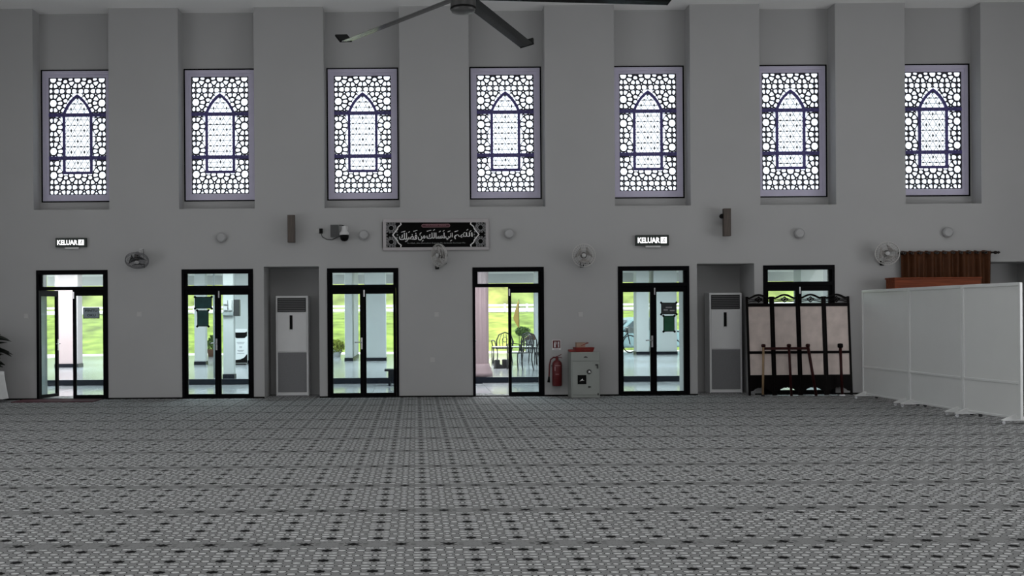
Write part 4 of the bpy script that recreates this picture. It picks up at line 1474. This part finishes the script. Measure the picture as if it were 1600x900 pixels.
for (a, b_, c, d, m, lab) in ((350, 356, 469, 476, 'white', 'upper left white meter box on the porch pillar'), (350, 356, 478, 485, 'white', 'lower left white meter box on the porch pillar'),
                             (357.5, 363, 469, 485, 'white', 'upright white meter box on the porch pillar'), (348.5, 365, 488, 493, 'meter', 'flat grey tray box low on the porch pillar'),
                             (365.5, 374, 468, 494, 'safed', 'dark switch box on the side of the porch pillar')):
    Yq = YS + 0.08
    (x0, z1), (x1, z0) = at(a, c, Yq), at(b_, d, Yq)
    r = thing('meter_box', lab, 'box', ((x0 + x1) / 2, Yq, (z0 + z1) / 2), group='electrical boxes on the porch pillar')
    w, h = (x1 - x0) / 2, (z1 - z0) / 2
    if m == 'safed':
        MB().box(-w - 0.006, w, 0.02, 0.16, -h, h).build('case', M[m], r)
        MB().box(-w * 0.8, w * 0.8, 0.01, 0.02, -h * 0.8, h * 0.8).build('lid', M[m], r)
    else:
        MB().box(-w, w, -0.08, 0.0, -h, h).build('case', M[m], r, bevel=0.004)
        MB().box(-w * 0.8, w * 0.8, -0.086, -0.08, -h * 0.8, h * 0.8).build('lid', M[m], r)

# standing banner
Yq = 30.9
(x0, zt), (x1, _) = at(365.5, 514, Yq), at(386, 514, Yq)
r = thing('standing_banner', 'white standing banner with black header and foot on the porch', 'banner', ((x0 + x1) / 2, Yq, ZP))
w, h = (x1 - x0) / 2, zt - ZP
MB().box(-w, w, 0, 0.02, 0.04, h).build('board', M['print_w'], r)
MB().prism([(-w, h * 0.80), (-w * 0.6, h * 0.74), (w * 0.6, h * 0.74), (w, h * 0.80), (w, h * 0.93), (w * 0.7, h * 0.9), (-w * 0.7, h * 0.9), (-w, h * 0.93)], -0.004, 0).build('header_print', M['print_k'], r)
MB().prism([(-w, 0.05), (w, 0.05), (w, h * 0.30), (w * 0.55, h * 0.2), (0, h * 0.15), (-w, h * 0.13)], -0.004, 0).build('foot_print', M['print_k'], r)
for k, (zz, ww) in enumerate(((0.62, 0.6), (0.585, 0.5), (0.50, 0.2), (0.47, 0.2), (0.40, 0.5), (0.37, 0.35), (0.31, 0.55))):
    MB().box(-w * ww, w * ww, -0.003, 0, h * zz - 0.008, h * zz + 0.008).build('text_line', M['print_g'], r)
MB().box(-w * 0.9, w * 0.9, -0.12, 0.14, 0, 0.04).build('base', M['blackp'], r)

# dark stool below the step, third door
x, _ = at(613, 600, 22.95)
r = thing('dark_stool', 'small dark square stool on the lower porch floor', 'stool', (x, 22.95, 0.0))
MB().box(-0.17, 0.22, -0.02, 0.36, 0.33, 0.37).build('seat', M['step'], r)
for sx in (-0.09, 0.14):
    MB().box(sx, sx + 0.05, 0.02, 0.32, 0.0, 0.33).build('leg', M['step'], r)
MB().box(-0.04, 0.14, 0.04, 0.30, 0.1, 0.33).build('panel', M['step'], r)

# wrought iron table and chairs on the porch
def iron_chair(loc, rz, label):
    r = thing('iron_chair', label, 'chair', loc, (0, 0, rz), group='black wrought iron chairs on the porch')
    sh, w, d = 0.43, 0.23, 0.23
    for sx in (-1, 1):
        MB().tube([(sx * w, -d, 0), (sx * w * 0.9, -d, sh * 0.6), (sx * w * 0.95, -d, sh)], 0.016, 6).build('leg', M['iron'], r)
        MB().tube([(sx * w, d + 0.04, 0), (sx * w * 0.9, d, sh * 0.6), (sx * w * 0.95, d, sh)], 0.016, 6).build('leg', M['iron'], r)
        MB().tube([(sx * w, d, sh), (sx * (w + 0.05), d * 0.9, sh + 0.22), (sx * (w + 0.05), 0, sh + 0.25), (sx * (w + 0.05), -d * 0.8, sh + 0.23), (sx * w, -d * 0.9, sh)], 0.016, 6).build('armrest', M['iron'], r)
    MB().box(-w, w, -d, d, sh, sh + 0.022).build('seat', M['iron'], r, bevel=0.008)
    b = MB()
    arc = [(-w, d, sh), (-w * 1.05, d + 0.03, sh + 0.25), (-w * 0.75, d + 0.06, sh + 0.42), (0, d + 0.07, sh + 0.48), (w * 0.75, d + 0.06, sh + 0.42), (w * 1.05, d + 0.03, sh + 0.25), (w, d, sh)]
    b.tube(arc, 0.018, 6)
    bk = b.build('back_frame', M['iron'], r)
    q = MB()
    for t in (-0.55, -0.2, 0.2, 0.55):
        q.tube([(t * w, d + 0.01, sh), (t * w * 1.3, d + 0.04, sh + 0.22), (t * w * 0.8, d + 0.06, sh + 0.44)], 0.010, 5)
    q.tube([(0.07 * math.cos(2 * PI * k / 14), d + 0.05, sh + 0.27 + 0.07 * math.sin(2 * PI * k / 14)) for k in range(14)], 0.010, 5, closed=True)
    q.build('back_scroll', M['iron'], bk, stuff=True)


x, _ = at(812, 577, 26.9)
iron_chair((x, 26.9, ZP), math.radians(-58), 'black iron chair turned sideways in front of the porch table')
x, _ = at(836, 566, 29.6)
iron_chair((x, 30.2, ZP), math.radians(150), 'black iron chair behind the right end of the porch table')
x, _ = at(789, 566, 30)
iron_chair((x - 0.02, 30.6, ZP), math.radians(190), 'black iron chair behind the left end of the porch table')
x0, _ = at(770, 566, 29.2)
x1, _ = at(840, 566, 29.2)
r = thing('iron_table', 'pale topped porch table on thin black iron legs', 'table', ((x0 + x1) / 2, 29.2, ZP))
w = (x1 - x0) / 2
MB().box(-w, w, -0.1, 0.6, 0.50, 0.52).build('tabletop', M['iron'], r)
MB().box(-w + 0.03, w - 0.03, -0.07, 0.57, 0.52, 0.525).build('top_inlay', M['pave'], r)
for sx in (-1, 1):
    for yy in (-0.08, 0.56):
        MB().cyl((sx * (w - 0.02), yy, 0), (sx * (w - 0.02), yy, 0.50), 0.014, n=8).build('leg', M['iron'], r)
# boots
for k, (px, Y, lab) in enumerate(((777, 27.6, 'left of two black rubber boots on the porch'), (789, 27.8, 'right of two black rubber boots, next to the door leaf edge'))):
    x, _ = at(px, 568, Y)
    r = thing('rubber_boot', lab, 'boot', (x, Y, ZP), (0, 0, 0.5 - k), group='black boots on the porch')
    MB().prism([(-0.08, 0), (0.17, 0), (0.18, 0.05), (0.14, 0.09), (0.06, 0.12), (0.06, 0.24), (-0.07, 0.24), (-0.07, 0.1)], -0.055, 0.055).build('boot_body', M['rubber'], r, bevel=0.025)
    MB().box(-0.085, 0.18, -0.06, 0.06, 0.0, 0.02).build('sole', M['rubber'], r)


def leaf_cloud(n, rx, ry, rz, size, seed, cz=0.0):
    rr = random.Random(seed)
    vs, fs = [], []
    for k in range(n):
        while True:
            p = Vector((rr.uniform(-1, 1), rr.uniform(-1, 1), rr.uniform(-1, 1)))
            if p.length < 1: break
        p = p * (0.55 + 0.45 / max(0.3, p.length) * p.length)
        c = Vector((p.x * rx, p.y * ry, p.z * rz + cz))
        a = Vector((rr.uniform(-1, 1), rr.uniform(-1, 1), rr.uniform(-1, 1))).normalized()
        b = a.orthogonal().normalized()
        s = size * rr.uniform(0.6, 1.3)
        i = len(vs)
        vs += [c - a * s, c + b * s * 0.45, c + a * s, c - b * s * 0.45]
        fs.append((i, i + 1, i + 2, i + 3))
    b = MB()
    b.add(vs, fs)
    return b


def bush(px, py, Y, zb, rx, rz, m, label, pot=True, n=260, size=0.07):
    x, z = at(px, py, Y)
    r = thing('potted_shrub', label, 'plant', (x, Y, zb))
    hh = z - zb
    leaf_cloud(n, rx, rx, rz, size, int(px), hh).build('foliage', M[m], r, stuff=True)
    MB().tube([(0, 0, 0.1), (0.02, 0, hh * 0.6), (0, 0, hh)], 0.02, 6).build('stem', M['bark'], r)
    MB().lathe([(0, 0), (0.13, 0), (0.17, 0.24), (0.185, 0.26), (0.15, 0.26), (0.14, 0.2), (0, 0.2)], 16).build('pot', M['pot'] if pot else M['white'], r)


bush(817, 518, 31.6, ZP, 0.24, 0.15, 'leaf', 'round green potted shrub behind the porch table', pot=False, n=420, size=0.05)
bush(526, 542, 36.0, ZP, 0.30, 0.26, 'leafy', 'yellow-green potted shrub at the left of the third door view', pot=False, n=420, size=0.06)
bush(331, 538, 37.2, ZP, 0.16, 0.35, 'leaf', 'narrow dark green potted shrub seen through the second door', n=260, size=0.06)
x, z = at(831, 526, 31.5)
r = thing('terracotta_urn', 'tilted red-brown terracotta urn right of the green shrub', 'urn', (x, 32.1, ZP))
MB().box(-0.12, 0.12, -0.12, 0.12, 0, z - ZP - 0.10).build('pedestal', M['col'], r)
MB().prism([(-0.19, 0.0), (0.17, -0.02), (0.13, 0.16), (0.05, 0.20)], -0.08, 0.08, Matrix.Translation((0, 0, z - ZP - 0.10))).build('urn_body', M['pot'], r, bevel=0.02)

# feather flag on the lawn
x, z = at(811, 508, 40)
r = thing('feather_flag', 'yellow feather flag standing on the lawn outside the middle door', 'flag', (x, 40, -0.05))
z2 = at(811, 468, 40)[1]
MB().tube([(0, 0, 0), (0, 0, z2 - 0.3), (0.0, 0, z2 + 0.05)], 0.012, 6).build('pole', M['iron'], r)
MB().prism([(0, z - 0.1), (0, z2 + 0.05), (-0.1, z2 - 0.2), (-0.22, z2 - 0.65), (-0.2, z + 0.25), (-0.12, z + 0.1)], -0.004, 0.004).build('cloth', M['flag'], r)

# ------------------------------------------------------------------ ground, slope, road fence
def ground_strip(name, rows, m, nx=60, x0=-60, x1=70, jit=0.0):
    b = MB()
    vs, fs = [], []
    for (y, z) in rows:
        for i in range(nx + 1):
            vs.append((x0 + (x1 - x0) * i / nx, y + R.uniform(-jit, jit), z + R.uniform(-jit, jit)))
    for j in range(len(rows) - 1):
        for i in range(nx):
            o = j * (nx + 1) + i
            fs.append((o, o + 1, o + nx + 2, o + nx + 1))
    b.add(vs, fs, True)
    o = b.build(name, m)
    return tag(o, kind='structure')


ground_strip('floor_driveway', [(OUT, -0.15), (YP, -0.06), (46.2, -0.06)], M['pave'])
ground_strip('floor_lawn', [(45.8, -0.08), (46.3, 0.0), (48, 0.35), (51, 1.0), (54, 1.5), (56, 1.72)], M['grass'], jit=0.05)
ground_strip('floor_road', [(55.8, 1.73), (61, 1.78)], M['pave'])
ground_strip('floor_hillside', [(60.5, 1.7), (62, 2.0), (66, 4.2), (72, 6.0), (80, 7.6), (90, 8.2)], M['grassd'], jit=0.25)
fe = thing('road_railing', 'white roadside railing along the top of the grass slope', 'railing', (0, 56.4, 1.72))
for k in range(-17, 26):
    MB().box(k * 1.2 - 0.05, k * 1.2 + 0.05, -0.05, 0.05, -0.1, 0.42).build('railing_post', M['rdfence'], fe)
for z in (0.08, 0.28):
    MB().box(-21, 31, -0.08, -0.05, z, z + 0.11).build('rail', M['rdfence'], fe)


def tree_protos():
    P = []
    for k in range(3):
        r = thing('roadside_tree', 'x', 'tree', group='trees on the slope beyond the road')
        hh = (3.6, 4.4, 3.0)[k]
        b = leaf_cloud(900, 1.9, 1.6, 1.5, 0.20, 50 + k, hh)
        b.build('crown', M['leaf'] if k != 1 else M['leafy'], r, stuff=True)
        t = MB().tube([(0, 0, -0.4), (0.1, 0, hh * 0.5), (0, 0.1, hh)], 0.10, 7)
        t.tube([(0.1, 0, hh * 0.5), (0.7, 0.1, hh * 0.8)], 0.05, 5).tube([(0.1, 0, hh * 0.5), (-0.6, 0.2, hh * 0.85)], 0.05, 5)
        t.build('trunk', M['bark'], r)
        P.append(r)
    return P


TL = ['loose green tree on the slope seen through the %s', 'yellow-green tree on the slope seen through the %s', 'low bushy tree on the slope seen through the %s']
prot = tree_protos()
used = set()
for px, Y, k, where in ((70, 68, 0, 'open leaf of the left door'), (140, 66, 2, 'fixed leaf of the left door'), (295, 66, 1, 'left leaf of the second door'), (330, 69, 0, 'gap right of the teal notices'),
                        (524, 67, 0, 'left leaf of the third door'), (612, 66, 2, 'right leaf of the third door'), (772, 65, 1, 'open half of the middle door'), (800, 68, 0, 'middle door behind the flag'),
                        (828, 65, 2, 'right half of the middle door'), (978, 66, 0, 'left leaf of the fifth door'), (1064, 67, 1, 'right leaf of the fifth door'), (1222, 65, 2, 'sixth door above the screen')):
    o = prot[k] if k not in used else copy_tree(prot[k])
    used.add(k)
    x, _ = at(px, 480, Y)
    o.location = (x, Y, 1.9 + max(0, (Y - 62) * 0.45))
    o.rotation_euler = (0, 0, R.uniform(0, 6))
    o.scale = (0.55,) * 3
    o['label'] = TL[k] % where

# ------------------------------------------------------------------ parked cars and bicycles
def car(loc, rz, paint, label):
    r = thing('car', label, 'car', loc, (0, 0, rz), group='cars parked beyond the porch')
    body = [(-2.0, 0.25), (2.0, 0.25), (2.05, 0.55), (1.9, 0.80), (1.0, 0.92), (-1.5, 0.98), (-2.0, 0.9), (-2.08, 0.5)]
    cab = [(1.05, 0.90), (0.45, 1.38), (-0.2, 1.48), (-1.1, 1.45), (-1.75, 0.96)]
    MB().prism(body, -0.82, 0.82).build('body', M[paint], r, bevel=0.08)
    c = MB().prism(cab, -0.68, 0.68).build('cabin', M[paint], r, bevel=0.07)
    for s in (-1, 1):
        MB().prism([(0.80, 0.96), (0.36, 1.32), (-0.28, 1.40), (-0.28, 0.96)], s * 0.685 - 0.006, s * 0.685 + 0.006).build('side_window', M['carg'], c)
        MB().prism([(-0.36, 0.96), (-0.36, 1.40), (-1.02, 1.37), (-1.40, 0.98)], s * 0.685 - 0.006, s * 0.685 + 0.006).build('side_window', M['carg'], c)
        for xx in (1.25, -1.25):
            MB().cyl((xx, s * 0.66, 0.31), (xx, s * 0.84, 0.31), 0.31, n=20).build('wheel', M['rubber'], r)
    MB().add([(1.0, -0.6, 0.95), (1.0, 0.6, 0.95), (0.5, 0.55, 1.345), (0.5, -0.55, 1.345)], [(0, 1, 2, 3)], m=Matrix.Translation((0.035, 0, 0.02))).build('windscreen', M['carg'], c)
    return r


x, _ = at(992, 520, 42)
car((x, 42.6, -0.06), math.radians(200), 'carb', 'pale blue car parked beyond the left column of the fifth door view')
x, _ = at(1074, 520, 42)
car((x + 2.2, 43.6, -0.06), math.radians(0), 'carw', 'white car parked beyond the right column of the fifth door view')


def bicycle(loc, rz, label):
    r = thing('bicycle', label, 'bicycle', loc, (0, 0, rz), group='bicycles leaning at the edge of the porch')
    for xx in (-0.5, 0.5):
        wv = MB().tube([(xx + 0.31 * math.cos(2 * PI * k / 24), 0, 0.33 + 0.31 * math.sin(2 * PI * k / 24)) for k in range(24)], 0.02, 6, closed=True).build('wheel', M['rubber'], r)
        q = MB()
        for k in range(10):
            a = 2 * PI * k / 10
            q.cyl((xx, 0, 0.33), (xx + 0.30 * math.cos(a), 0, 0.33 + 0.30 * math.sin(a)), 0.004, n=4)
        q.build('spokes', M['silver'], wv, stuff=True)
    b = MB()
    for p, q in (((-0.5, 0, 0.33), (-0.05, 0, 0.32)), ((-0.05, 0, 0.32), (-0.2, 0, 0.78)), ((-0.2, 0, 0.75), (0.38, 0, 0.80)), ((-0.05, 0, 0.32), (0.40, 0, 0.72)), ((-0.5, 0, 0.33), (-0.19, 0, 0.72)), ((0.36, 0, 0.88), (0.5, 0, 0.33))):
        b.cyl(p, q, 0.02, n=8)
    b.build('frame', M['iron'], r)
    MB().tube([(0.28, -0.25, 0.95), (0.36, -0.1, 0.93), (0.36, 0.1, 0.93), (0.28, 0.25, 0.95)], 0.015, 6).build('handlebar', M['silver'], r)
    MB().blob((-0.22, 0, 0.83), 0.13, 0.07, 0.035).build('saddle', M['rubber'], r)
    MB().box(0.40, 0.66, -0.14, 0.14, 0.72, 0.92).build('basket', M['meter'], r)


x, _ = at(979, 553, 36.2)
bicycle((x, 37.6, ZP), math.radians(25), 'bicycle at the porch edge left of the fifth door columns')
x, _ = at(1068, 553, 36.2)
bicycle((x + 0.25, 37.6, ZP), math.radians(165), 'bicycle at the porch edge right of the broad column')
